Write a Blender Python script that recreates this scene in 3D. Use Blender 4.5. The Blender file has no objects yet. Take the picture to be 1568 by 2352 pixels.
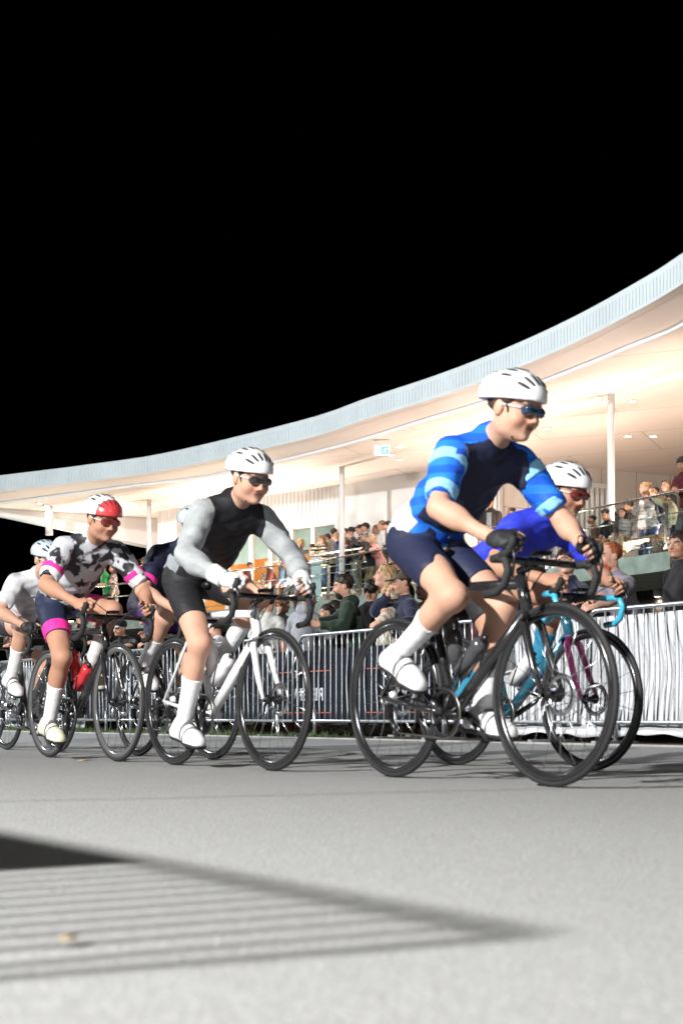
import bpy, bmesh, math, random
import numpy as np
from mathutils import Vector, Matrix
random.seed(7)
RNG = np.random.RandomState(11)
scene = bpy.context.scene
COL = scene.collection
R = math.radians
V = lambda *a: np.array(a, dtype=float)

# ------------------------------------------------------------------ camera model (metres)
# lens 50 mm on a 24 mm wide frame, raised frame (rising-front shift); eye 0.26 m above the road
CAM_Z, FPX, HOR = 0.26, 3267.0, 1646.0
def on_ray(px, d, z=None, y=None):
    X = (px - 784.0) / FPX * d
    if z is None:
        z = CAM_Z + (HOR - y) / FPX * d
    return V(X, d, z)
U = V(.563, -.826, 0); U /= np.linalg.norm(U)          # riding direction, towards the viewer's right
N = V(.826, .563, 0); N /= np.linalg.norm(N)           # across the road, away from the viewer
def st(s, t, z=0.0):                                   # s across the road, t along it (towards the far left)
    p = N * s - U * t
    return V(p[0], p[1], z)
def depth_at(px, s):
    return s / (N[0] * (px - 784.0) / FPX + N[1])

# ------------------------------------------------------------------ objects
def tag(o, label=None, cat=None, group=None, kind=None):
    if label: o['label'] = label
    if cat: o['category'] = cat
    if group: o['group'] = group
    if kind: o['kind'] = kind
    return o
def link(o, parent=None):
    COL.objects.link(o)
    if parent is not None: o.parent = parent
    return o
def empty(name, loc=(0, 0, 0), rz=0.0, parent=None):
    o = bpy.data.objects.new(name, None)
    o.empty_display_size = .1
    o.location = loc; o.rotation_euler = (0, 0, rz)
    return link(o, parent)
def mesh_np(name, verts, faces, mat, parent=None, smooth=True, attrs=None):
    """faces: (n,4) int array of quads"""
    me = bpy.data.meshes.new(name)
    nv, nf = len(verts), len(faces)
    me.vertices.add(nv); me.vertices.foreach_set('co', np.asarray(verts, np.float32).ravel())
    me.loops.add(nf * 4); me.loops.foreach_set('vertex_index', np.asarray(faces, np.int32).ravel())
    me.polygons.add(nf)
    me.polygons.foreach_set('loop_start', np.arange(0, nf * 4, 4, dtype=np.int32))
    me.polygons.foreach_set('use_smooth', np.full(nf, smooth, dtype=bool))
    me.update(calc_edges=True); me.validate()
    if attrs:
        for k, a in attrs.items():
            at = me.attributes.new(k, 'FLOAT_VECTOR', 'POINT')
            at.data.foreach_set('vector', np.asarray(a, np.float32).ravel())
    if mat: me.materials.append(mat)
    return link(bpy.data.objects.new(name, me), parent)
class MB:
    """collects simple shapes into ONE mesh object"""
    def __init__(self): self.v, self.f, self.sm = [], [], []
    def poly(self, pts, smooth=False):
        n = len(self.v); self.v += [tuple(p) for p in pts]
        self.f.append(tuple(range(n, n + len(pts)))); self.sm.append(smooth); return self
    def box(self, c, size, rz=0.0, ax=None):
        c = np.array(c, float); hx, hy, hz = [q / 2 for q in size]
        if ax is None: ax = (V(math.cos(rz), math.sin(rz), 0), V(-math.sin(rz), math.cos(rz), 0), V(0, 0, 1))
        n = len(self.v)
        for sz in (-1, 1):
            for sx, sy in ((-1, -1), (1, -1), (1, 1), (-1, 1)):
                self.v.append(tuple(c + ax[0] * sx * hx + ax[1] * sy * hy + ax[2] * sz * hz))
        for q in ((3, 2, 1, 0), (4, 5, 6, 7), (0, 1, 5, 4), (1, 2, 6, 5), (2, 3, 7, 6), (3, 0, 4, 7)):
            self.f.append(tuple(n + i for i in q)); self.sm.append(False)
        return self
    def prism(self, pts, z0, z1):
        """pts counter-clockwise in plan; z0/z1 scalars or per-point lists"""
        m = len(pts); n = len(self.v)
        a = [z0] * m if np.isscalar(z0) else z0; b = [z1] * m if np.isscalar(z1) else z1
        for p, z in zip(pts, a): self.v.append((p[0], p[1], z))
        for p, z in zip(pts, b): self.v.append((p[0], p[1], z))
        self.f.append(tuple(n + i for i in reversed(range(m)))); self.f.append(tuple(n + m + i for i in range(m)))
        self.sm += [False, False]
        for i in range(m):
            j = (i + 1) % m
            self.f.append((n + i, n + j, n + m + j, n + m + i)); self.sm.append(False)
        return self
    def tube(self, pts, r, seg=8, cap=True, closed=False):
        pts = [np.array(p, float) for p in pts]; m = len(pts)
        rr = [r] * m if np.isscalar(r) else r
        n0 = len(self.v); up = None
        for i, p in enumerate(pts):
            a = pts[(i - 1) % m] if (closed or i > 0) else p
            b = pts[(i + 1) % m] if (closed or i < m - 1) else p
            t = b - a; t /= (np.linalg.norm(t) + 1e-12)
            if up is None:
                up = V(0, 0, 1) if abs(t[2]) < .9 else V(1, 0, 0)
            x = np.cross(t, up); x /= (np.linalg.norm(x) + 1e-12); up = np.cross(x, t)
            for k in range(seg):
                w = 2 * math.pi * k / seg
                self.v.append(tuple(p + (x * math.cos(w) + up * math.sin(w)) * rr[i]))
        for i in range(m if closed else m - 1):
            j = (i + 1) % m
            for k in range(seg):
                k2 = (k + 1) % seg
                self.f.append((n0 + i * seg + k, n0 + i * seg + k2, n0 + j * seg + k2, n0 + j * seg + k)); self.sm.append(True)
        if cap and not closed:
            self.f.append(tuple(n0 + k for k in reversed(range(seg)))); self.sm.append(False)
            self.f.append(tuple(n0 + (m - 1) * seg + k for k in range(seg))); self.sm.append(False)
        return self
    def lathe(self, prof, c, axis=1, seg=48, closed=True):
        """profile [(r, w)] turned about an axis through c (axis index); w runs along the axis"""
        c = np.array(c, float); n0 = len(self.v); m = len(prof)
        a1, a2 = [(1, 2), (2, 0), (0, 1)][axis]
        for i in range(seg):
            w = 2 * math.pi * i / seg
            for r, h in prof:
                p = c.copy(); p[axis] += h; p[a1] += r * math.cos(w); p[a2] += r * math.sin(w)
                self.v.append(tuple(p))
        mm = m if closed else m - 1
        for i in range(seg):
            j = (i + 1) % seg
            for k in range(mm):
                k2 = (k + 1) % m
                self.f.append((n0 + i * m + k, n0 + j * m + k, n0 + j * m + k2, n0 + i * m + k2)); self.sm.append(True)
        return self
    def build(self, name, mat, parent=None):
        me = bpy.data.meshes.new(name)
        me.from_pydata(self.v, [], self.f)
        me.polygons.foreach_set('use_smooth', self.sm)
        if mat: me.materials.append(mat)
        bm = bmesh.new(); bm.from_mesh(me); bmesh.ops.recalc_face_normals(bm, faces=bm.faces); bm.to_mesh(me); bm.free()
        me.update()
        return link(bpy.data.objects.new(name, me), parent)

# ------------------------------------------------------------------ materials
_M = {}
def lin(c):
    return tuple(((x / 255.) / 12.92 if x <= 10 else ((x / 255. + .055) / 1.055) ** 2.4) for x in c)
def mat(name, col=(.5, .5, .5), rough=.6, metal=0.0, var=.0, vscale=8., bump=0., bscale=60., spec=.5, coat=0., emit=None, estr=0., trans=0., stretch=None, sheen=0.):
    if name in _M: return _M[name]
    m = bpy.data.materials.new(name); m.use_nodes = True
    nt = m.node_tree; b = nt.nodes['Principled BSDF']
    b.inputs['Base Color'].default_value = (*col, 1); b.inputs['Roughness'].default_value = rough
    b.inputs['Metallic'].default_value = metal; b.inputs['Specular IOR Level'].default_value = spec
    b.inputs['Coat Weight'].default_value = coat; b.inputs['Transmission Weight'].default_value = trans
    b.inputs['Sheen Weight'].default_value = sheen
    if emit:
        b.inputs['Emission Color'].default_value = (*emit, 1); b.inputs['Emission Strength'].default_value = estr
    tc = nt.nodes.new('ShaderNodeTexCoord'); src = tc.outputs['Object']
    if stretch:
        mp = nt.nodes.new('ShaderNodeMapping'); mp.inputs['Scale'].default_value = stretch
        nt.links.new(src, mp.inputs['Vector']); src = mp.outputs['Vector']
    if var:
        n = nt.nodes.new('ShaderNodeTexNoise'); n.inputs['Scale'].default_value = vscale; n.inputs['Detail'].default_value = 5
        nt.links.new(src, n.inputs['Vector'])
        mr = nt.nodes.new('ShaderNodeMapRange'); mr.inputs[1].default_value = .3; mr.inputs[2].default_value = .7
        mr.inputs[3].default_value = 1 - var; mr.inputs[4].default_value = 1 + var
        nt.links.new(n.outputs['Fac'], mr.inputs[0])
        mx = nt.nodes.new('ShaderNodeVectorMath'); mx.operation = 'SCALE'; mx.inputs[0].default_value = col
        nt.links.new(mr.outputs[0], mx.inputs['Scale']); nt.links.new(mx.outputs[0], b.inputs['Base Color'])
        mr2 = nt.nodes.new('ShaderNodeMapRange'); mr2.inputs[3].default_value = max(0, rough - .08); mr2.inputs[4].default_value = min(1, rough + .08)
        nt.links.new(n.outputs['Fac'], mr2.inputs[0]); nt.links.new(mr2.outputs[0], b.inputs['Roughness'])
    if bump:
        n2 = nt.nodes.new('ShaderNodeTexNoise'); n2.inputs['Scale'].default_value = bscale; n2.inputs['Detail'].default_value = 4
        nt.links.new(src, n2.inputs['Vector'])
        bp = nt.nodes.new('ShaderNodeBump'); bp.inputs['Strength'].default_value = bump; bp.inputs['Distance'].default_value = .01
        nt.links.new(n2.outputs['Fac'], bp.inputs['Height']); nt.links.new(bp.outputs[0], b.inputs['Normal'])
    _M[name] = m
    return m
def clear_glass(name, tint, refl=.06):
    m = mat(name, tint, .02); nt = m.node_tree; L = nt.links.new; out = [n for n in nt.nodes if n.type == 'OUTPUT_MATERIAL'][0]
    tr = nt.nodes.new('ShaderNodeBsdfTransparent'); tr.inputs[0].default_value = (*tint, 1); gl = nt.nodes.new('ShaderNodeBsdfGlossy'); gl.inputs['Roughness'].default_value = .01
    lw = nt.nodes.new('ShaderNodeLayerWeight'); lw.inputs[0].default_value = .5; pw = nt.nodes.new('ShaderNodeMath'); pw.operation = 'POWER'; pw.inputs[1].default_value = 4.
    ml = nt.nodes.new('ShaderNodeMath'); ml.operation = 'MULTIPLY_ADD'; ml.inputs[1].default_value = .55; ml.inputs[2].default_value = .03; mx = nt.nodes.new('ShaderNodeMixShader')
    L(lw.outputs['Facing'], pw.inputs[0]); L(pw.outputs[0], ml.inputs[0]); L(ml.outputs[0], mx.inputs[0]); L(tr.outputs[0], mx.inputs[1]); L(gl.outputs[0], mx.inputs[2]); L(mx.outputs[0], out.inputs[0]); return m
def cloth(name, col, var=.12): return mat('cloth_' + name, col, .85, var=var, vscale=14, bump=.35, bscale=26, spec=.2, sheen=.15)
def lycra(name, col): return mat('lycra_' + name, col, .6, var=.1, vscale=20, bump=.45, bscale=22, spec=.3, stretch=(1, 1, 1.8))
def hairm(name, col): return mat('hair_' + name, col, .5, var=.45, vscale=60, bump=.9, bscale=90, spec=.4, stretch=(1, 1, .18))
def stripes(name, c1, c2, scale, axis='Z', rough=.8):
    if name in _M: return _M[name]
    m = mat(name, c1, rough, bump=.3, bscale=30, spec=.25)
    nt = m.node_tree; b = nt.nodes['Principled BSDF']; tc = nt.nodes.new('ShaderNodeTexCoord')
    w = nt.nodes.new('ShaderNodeTexWave'); w.bands_direction = axis; w.inputs['Scale'].default_value = scale; w.inputs['Distortion'].default_value = .6
    w.inputs['Detail'].default_value = 1
    nt.links.new(tc.outputs['Object'], w.inputs['Vector'])
    cr = nt.nodes.new('ShaderNodeValToRGB'); cr.color_ramp.interpolation = 'CONSTANT'
    cr.color_ramp.elements[0].color = (*c1, 1); cr.color_ramp.elements[1].color = (*c2, 1); cr.color_ramp.elements[1].position = .5
    nt.links.new(w.outputs['Fac'], cr.inputs[0]); nt.links.new(cr.outputs[0], b.inputs['Base Color'])
    return m
def blotch(name, c1, c2, scale, rough=.6, lo=.47, hi=.53):
    if name in _M: return _M[name]
    m = mat(name, c1, rough, bump=.15, bscale=30, spec=.35)
    nt = m.node_tree; b = nt.nodes['Principled BSDF']; tc = nt.nodes.new('ShaderNodeTexCoord')
    n = nt.nodes.new('ShaderNodeTexNoise'); n.inputs['Scale'].default_value = scale; n.inputs['Detail'].default_value = 2
    nt.links.new(tc.outputs['Object'], n.inputs['Vector'])
    cr = nt.nodes.new('ShaderNodeValToRGB'); e = cr.color_ramp.elements
    e[0].position = lo; e[1].position = hi; e[0].color = (*c1, 1); e[1].color = (*c2, 1)
    nt.links.new(n.outputs['Fac'], cr.inputs[0]); nt.links.new(cr.outputs[0], b.inputs['Base Color'])
    return m
def skin(name, col, brow=(.05, .03, .02), lip=(.32, .1, .09)):
    """skin whose eyes, brows and lips are drawn from head coordinates stored on the mesh"""
    nm = 'skin_' + name
    if nm in _M: return _M[nm]
    m = mat(nm, col, .6, spec=.3, bump=.12, bscale=260)
    nt = m.node_tree; b = nt.nodes['Principled BSDF']; L = nt.links.new
    b.inputs['Subsurface Weight'].default_value = .18; b.inputs['Subsurface Scale'].default_value = .012; b.inputs['Subsurface Radius'].default_value = (1., .4, .25)
    at = nt.nodes.new('ShaderNodeAttribute'); at.attribute_name = 'head_co'
    sp = nt.nodes.new('ShaderNodeSeparateXYZ'); L(at.outputs['Vector'], sp.inputs[0])
    def M(op, a, c=None, d=None):
        n = nt.nodes.new('ShaderNodeMath'); n.operation = op
        for i, q in enumerate((a, c, d)):
            if q is None: continue
            if isinstance(q, (int, float)): n.inputs[i].default_value = q
            else: L(q, n.inputs[i])
        return n.outputs[0]
    ax = M('ABSOLUTE', sp.outputs[0]); y = sp.outputs[1]; z = sp.outputs[2]
    front = M('GREATER_THAN', y, .03)
    def ell(xx, x0, rx, z0, rz, soft=.25):
        dx = M('DIVIDE', M('SUBTRACT', xx, x0), rx); dz = M('DIVIDE', M('SUBTRACT', z, z0), rz)
        q = M('ADD', M('MULTIPLY', dx, dx), M('MULTIPLY', dz, dz))
        mr = nt.nodes.new('ShaderNodeMapRange'); mr.inputs[1].default_value = 1 + soft; mr.inputs[2].default_value = 1 - soft
        L(q, mr.inputs[0]); return M('MULTIPLY', mr.outputs[0], front)
    ns = nt.nodes.new('ShaderNodeTexNoise'); ns.inputs['Scale'].default_value = 9; tc = nt.nodes.new('ShaderNodeTexCoord'); L(tc.outputs['Object'], ns.inputs['Vector'])
    def mix(fac, c1, c2):
        n = nt.nodes.new('ShaderNodeMix'); n.data_type = 'RGBA'; L(fac, n.inputs[0])
        (L(c1, n.inputs[6]) if not isinstance(c1, tuple) else setattr(n.inputs[6], 'default_value', (*c1, 1)))
        n.inputs[7].default_value = (*c2, 1); return n.outputs[2]
    n3 = nt.nodes.new('ShaderNodeTexNoise'); n3.inputs['Scale'].default_value = 42; n3.inputs['Detail'].default_value = 6; L(tc.outputs['Object'], n3.inputs['Vector'])
    c = mix(M('MULTIPLY', M('ADD', M('MULTIPLY', ns.outputs['Fac'], .6), M('MULTIPLY', n3.outputs['Fac'], .5)), .8), col, (col[0] * .92, col[1] * .66, col[2] * .58))
    c = mix(M('MULTIPLY', ell(ax, .042, .03, -.035, .028, .9), .35), c, (col[0], col[1] * .55, col[2] * .5))
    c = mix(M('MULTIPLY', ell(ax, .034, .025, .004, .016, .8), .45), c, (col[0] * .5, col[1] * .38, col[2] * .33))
    c = mix(ell(ax, .034, .0145, .003, .0075), c, (.6, .57, .54))
    c = mix(ell(ax, .034, .0068, .003, .0072), c, (.03, .02, .015))
    c = mix(ell(ax, .034, .017, .0105, .0028), c, (.04, .025, .02))
    c = mix(M('MULTIPLY', ell(ax, .036, .022, .024, .0055, .5), .8), c, brow)
    c = mix(M('MULTIPLY', ell(ax, 0., .025, -.0605, .0095, .4), .75), c, lip)
    c = mix(ell(ax, 0., .022, -.060, .0018), c, (.08, .02, .02))
    c = mix(ell(ax, .008, .005, -.036, .003), c, (.1, .04, .03))
    L(c, b.inputs['Base Color'])
    return m
# ------------------------------------------------------------------ smooth solids -> continuous meshes (surface nets)
def sdf_mesh(prims, h, cuts=(), fold=0., fscale=18., seed=0):
    lo = np.full(3, 1e9); hi = -lo
    for p in prims:
        if p['t'] == 'c':
            r = max(p['ra'], p['rb']) + .01
            lo = np.minimum(lo, np.minimum(p['a'], p['b']) - r); hi = np.maximum(hi, np.maximum(p['a'], p['b']) + r)
        elif p['t'] == 'e' and not p.get('neg'):
            r = np.sqrt(((p['R'] * p['r']) ** 2).sum(1)) + .01
            lo = np.minimum(lo, p['c'] - r); hi = np.maximum(hi, p['c'] + r)
    lo -= 3 * h; hi += 3 * h
    dims = np.ceil((hi - lo) / h).astype(int) + 1
    axs = [(lo[i] + h * np.arange(dims[i])).astype(np.float32) for i in range(3)]
    F = np.full(dims, 1.0, np.float32)
    for p in prims:
        k = p['k']; mg = k + 3 * h
        if p['t'] == 'c':
            r = max(p['ra'], p['rb']); a0 = np.minimum(p['a'], p['b']) - r - mg; b0 = np.maximum(p['a'], p['b']) + r + mg
        else:
            r = np.sqrt(((p['R'] * p['r']) ** 2).sum(1)); a0 = p['c'] - r - mg; b0 = p['c'] + r + mg
        i0 = np.clip(np.floor((a0 - lo) / h).astype(int), 0, dims - 1); i1 = np.clip(np.ceil((b0 - lo) / h).astype(int) + 1, 1, dims)
        if (i1 <= i0).any(): continue
        sl = tuple(slice(int(a), int(b)) for a, b in zip(i0, i1))
        X = axs[0][sl[0]][:, None, None]; Y = axs[1][sl[1]][None, :, None]; Z = axs[2][sl[2]][None, None, :]
        if p['t'] == 'c':
            a = p['a'].astype(np.float32); ba = (p['b'] - p['a']).astype(np.float32); L2 = float(ba @ ba) + 1e-12
            px, py, pz = X - a[0], Y - a[1], Z - a[2]
            t = np.clip((px * ba[0] + py * ba[1] + pz * ba[2]) / L2, 0, 1)
            d = np.sqrt((px - t * ba[0]) ** 2 + (py - t * ba[1]) ** 2 + (pz - t * ba[2]) ** 2) - (p['ra'] + (p['rb'] - p['ra']) * t)
        else:
            c, Rm, r = p['c'].astype(np.float32), p['R'].astype(np.float32), p['r'].astype(np.float32)
            px, py, pz = X - c[0], Y - c[1], Z - c[2]
            q = [px * Rm[0, i] + py * Rm[1, i] + pz * Rm[2, i] for i in range(3)]
            k0 = np.sqrt((q[0] / r[0]) ** 2 + (q[1] / r[1]) ** 2 + (q[2] / r[2]) ** 2)
            k1 = np.sqrt((q[0] / r[0] ** 2) ** 2 + (q[1] / r[1] ** 2) ** 2 + (q[2] / r[2] ** 2) ** 2) + 1e-6
            d = k0 * (k0 - 1) / k1
        for n, c in p.get('cuts', ()):
            d = np.maximum(d, (X - c[0]) * n[0] + (Y - c[1]) * n[1] + (Z - c[2]) * n[2])
        f = F[sl]
        if p.get('neg'):
            d = -d; hh = np.maximum(k - np.abs(f - d), 0) / max(k, 1e-6); F[sl] = np.maximum(f, d) + hh * hh * k * .25
        else:
            hh = np.maximum(k - np.abs(f - d), 0) / max(k, 1e-6); F[sl] = np.minimum(f, d) - hh * hh * k * .25
    X, Y, Z = axs[0][:, None, None], axs[1][None, :, None], axs[2][None, None, :]
    if fold:
        rs = np.random.RandomState(seed + 3)
        for j in range(4):
            w = rs.normal(size=3); w[2] *= .55; w *= fscale * (1 + .5 * j) / np.linalg.norm(w); ph = rs.uniform(0, 6.28)
            F += (fold / (1 + .5 * j)) * np.sin(X * w[0] + Y * w[1] + Z * w[2] + ph + 1.6 * np.sin(X * w[1] * .6 - Z * w[0] * .7 + ph)).astype(np.float32)
    for n, c in cuts:
        F = np.maximum(F, ((X - c[0]) * n[0] + (Y - c[1]) * n[1] + (Z - c[2]) * n[2]).astype(np.float32))
    for ax in range(3):
        idx = [slice(None)] * 3
        for e in (0, -1):
            idx[ax] = e; F[tuple(idx)] = np.maximum(F[tuple(idx)], h)
    F[F == 0] = 1e-7
    S = F < 0
    cs = S[:-1, :-1, :-1].astype(np.int8)
    tot = np.zeros_like(cs)
    for dx in (0, 1):
        for dy in (0, 1):
            for dz in (0, 1):
                tot += S[dx:S.shape[0] - 1 + dx, dy:S.shape[1] - 1 + dy, dz:S.shape[2] - 1 + dz]
    act = (tot > 0) & (tot < 8)
    ii = np.argwhere(act)
    if len(ii) == 0: return np.zeros((0, 3)), np.zeros((0, 4), int)
    vid = np.full(act.shape, -1, np.int32); vid[act] = np.arange(len(ii))
    acc = np.zeros((len(ii), 3)); cnt = np.zeros(len(ii))
    cor = [(a, b, c) for a in (0, 1) for b in (0, 1) for c in (0, 1)]
    for ca in cor:
        for ax in range(3):
            if ca[ax]: continue
            cb = list(ca); cb[ax] = 1
            fa = F[ii[:, 0] + ca[0], ii[:, 1] + ca[1], ii[:, 2] + ca[2]].astype(float); fb = F[ii[:, 0] + cb[0], ii[:, 1] + cb[1], ii[:, 2] + cb[2]].astype(float)
            m = (fa < 0) != (fb < 0)
            t = np.where(m, fa / (fa - fb + 1e-12 * (fa == fb)), 0)
            pos = np.array(ca, float)[None, :].repeat(len(ii), 0); pos[:, ax] = t
            acc[m] += pos[m]; cnt[m] += 1
    verts = lo + h * (ii + acc / np.maximum(cnt, 1)[:, None])
    quads = []
    for ax in range(3):
        b, c = [(1, 2), (2, 0), (0, 1)][ax]
        s0 = [slice(None)] * 3; s1 = [slice(None)] * 3; s0[ax] = slice(0, -1); s1[ax] = slice(1, None)
        A, B = S[tuple(s0)], S[tuple(s1)]
        e = np.argwhere(A != B)
        e = e[(e[:, b] > 0) & (e[:, c] > 0) & (e[:, b] < S.shape[b] - 1) & (e[:, c] < S.shape[c] - 1)]
        ins = A[e[:, 0], e[:, 1], e[:, 2]]
        def cell(db, dc):
            q = e.copy(); q[:, b] += db; q[:, c] += dc; return vid[q[:, 0], q[:, 1], q[:, 2]]
        q = np.stack([cell(-1, -1), cell(0, -1), cell(0, 0), cell(-1, 0)], 1)
        q[~ins] = q[~ins][:, ::-1]
        quads.append(q)
    Q = np.concatenate(quads); Q = Q[(Q >= 0).all(1)]
    return verts, Q
def cap(a, b, ra, rb=None, k=.03, **kw): return dict(t='c', a=np.array(a, float), b=np.array(b, float), ra=ra, rb=ra if rb is None else rb, k=k, **kw)
def ell(c, r, Rm=None, k=.03, **kw): return dict(t='e', c=np.array(c, float), r=np.array(r, float), R=np.eye(3) if Rm is None else np.array(Rm, float), k=k, **kw)
def grow(p, o):
    q = dict(p)
    if q['t'] == 'c': q['ra'] = q['ra'] + o; q['rb'] = q['rb'] + o
    else: q['r'] = q['r'] + o
    return q
def unit(v): v = np.array(v, float); return v / (np.linalg.norm(v) + 1e-12)
def frame(fwd, up):
    """columns: right, forward, up"""
    u = unit(up); f = unit(np.array(fwd, float) - u * (np.array(fwd, float) @ u)); r = np.cross(f, u)
    return np.stack([r, f, u], 1)
def ik(a, target, l1, l2, pole):
    a, t = np.array(a, float), np.array(target, float); d = t - a; L = np.linalg.norm(d); mx = (l1 + l2) * .985
    if L > mx: t = a + d / L * mx; L = mx
    d = unit(t - a); x = (l1 * l1 - l2 * l2 + L * L) / (2 * L); y = math.sqrt(max(l1 * l1 - x * x, 0))
    p = np.array(pole, float); p = unit(p - d * (p @ d))
    return a + d * x + p * y, t
def hand_prims(w, d, pn, side, curl=.5, sc=1., thick=1., fk=.006):
    """w wrist, d along the hand, pn palm normal, side +1 right hand / -1 left; four fingers and a thumb"""
    d = unit(d); pn = unit(np.array(pn, float) - d * (np.array(pn, float) @ d)); lat = np.cross(pn, d) * side
    w = np.array(w, float); P = []
    Rm = np.stack([lat, pn, d], 1)
    P.append(ell(w + d * .048 * sc, V(.041, .017 * thick, .052) * sc, Rm, k=.015))
    for i, (o, ln, rr) in enumerate(((-.031, .066, .0092), (-.0105, .078, .0097), (.0105, .073, .0094), (.03, .058, .0084))):
        b = w + d * (.088 - .006 * (i in (0, 3))) * sc + lat * o * sc
        c1 = curl * (.9 + .12 * i); d1 = unit(d * math.cos(c1) + pn * math.sin(c1) + lat * o * 1.5)
        m = b + d1 * ln * .5 * sc; c2 = c1 + curl * 1.25; d2 = unit(d * math.cos(c2) + pn * math.sin(c2))
        e = m + d2 * ln * .5 * sc
        P += [cap(b - d * .02 * sc, m, rr * sc * thick, rr * .95 * sc * thick, k=fk), cap(m, e, rr * .95 * sc * thick, rr * .75 * sc * thick, k=fk * .7)]
    tb = w + d * .028 * sc - lat * .03 * sc + pn * .008 * sc
    tm = tb + unit(d * .75 - lat * .75 + pn * .35) * .042 * sc; te = tm + unit(d * .95 - lat * .1 + pn * (.3 + curl * .6)) * .034 * sc
    P += [cap(tb, tm, .0125 * sc * thick, .0105 * sc * thick, k=.012), cap(tm, te, .0103 * sc * thick, .008 * sc * thick, k=.004)]
    return P
# ------------------------------------------------------------------ people
SKINS = dict(light=(.54, .35, .26), fair=(.6, .4, .31), tan=(.43, .26, .18), mid=(.28, .15, .1))
def torso_prims(J, sc, fem=False):
    P, Nk, lat = J['P'], J['N'], J['lat']
    a = unit(Nk - P); Lt = np.linalg.norm(Nk - P); lat = unit(lat - a * (lat @ a)); f = np.cross(a, lat)
    Rm = np.stack([lat, f, a], 1); Rh = frame(J.get('hipf', f), a * .6 + J.get('up', V(0, 0, 1)) * .4)
    w = .92 if fem else 1.0
    T = [ell(P + a * .0, V(.168 if fem else .155, .118, .125) * sc, Rh, k=.05),
         ell(P + a * Lt * .32, V(.128 if fem else .142, .1 if fem else .112, .17) * sc, Rm, k=.08),
         ell(P + a * Lt * .66 + f * .006, V(.146 * w, .108, .18) * sc, Rm, k=.08),
         cap(J['R']['sh'] + a * -.012, J['L']['sh'] + a * -.012, .056 * sc, k=.07),
         cap(Nk + a * .035 * sc, (Nk + J['R']['sh']) / 2 + a * .004, .042 * sc, .05 * sc, k=.05),
         cap(Nk + a * .035 * sc, (Nk + J['L']['sh']) / 2 + a * .004, .042 * sc, .05 * sc, k=.05)]
    if fem:
        for s in (-1, 1): T.append(ell(P + a * Lt * .6 + f * .085 * sc + lat * s * .07 * sc, V(.062, .05, .06) * sc, Rm, k=.05))
    return T, (a, f, lat, Rm)
def arm_prims(A, sc, frac=2.0, off=0., fem=False, loose=0., k=.03):
    w = .86 if fem else 1.0
    ru, re, rf, rw = .052 * w * sc, .04 * w * sc, .041 * w * sc, .027 * w * sc
    P = []; u = unit(A['el'] - A['sh'])
    d_ = unit(A['wr'] - A['el']); cu = [(u, A['sh'] + u * (frac * np.linalg.norm(A['el'] - A['sh'])))] if frac <= 1.001 else ()
    P.append(ell(A['sh'] + u * .05 * sc, V(.056, .056, .075) * w * sc + off, frame((.3, .2, .1), u), k=.03, cuts=cu)); P.append(ell(A['sh'] + u * .15 * sc, V(.05, .048, .09) * w * sc + off, frame((.3, .2, .1), u), k=.03, cuts=cu))
    if frac > 1.4: P.append(ell(A['el'] + d_ * .075 * sc + np.cross(u, d_) * .006, V(.044, .04, .08) * w * sc + off + loose * .6, frame(np.cross(u, d_) + V(.01, 0, 0), d_), k=.03))
    if frac <= 1.001:
        c = A['sh'] + (A['el'] - A['sh']) * frac
        P.append(cap(A['sh'], A['el'], ru + off, re + off + loose, k=k + .02, cuts=[(u, c)]))
    else:
        P.append(cap(A['sh'], A['el'], ru + off, re + off + loose, k=k + .02))
        d = unit(A['wr'] - A['el']); c = A['el'] + (A['wr'] - A['el']) * (frac - 1)
        P.append(cap(A['el'], A['el'] + d * .09 * sc, re + off + loose, rf + off + loose, k=k))
        P.append(cap(A['el'] + d * .07 * sc, A['wr'], rf + off + loose, rw + off + loose * 1.3, k=k, cuts=[(d, c)] if off else ()))
    return P
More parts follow.
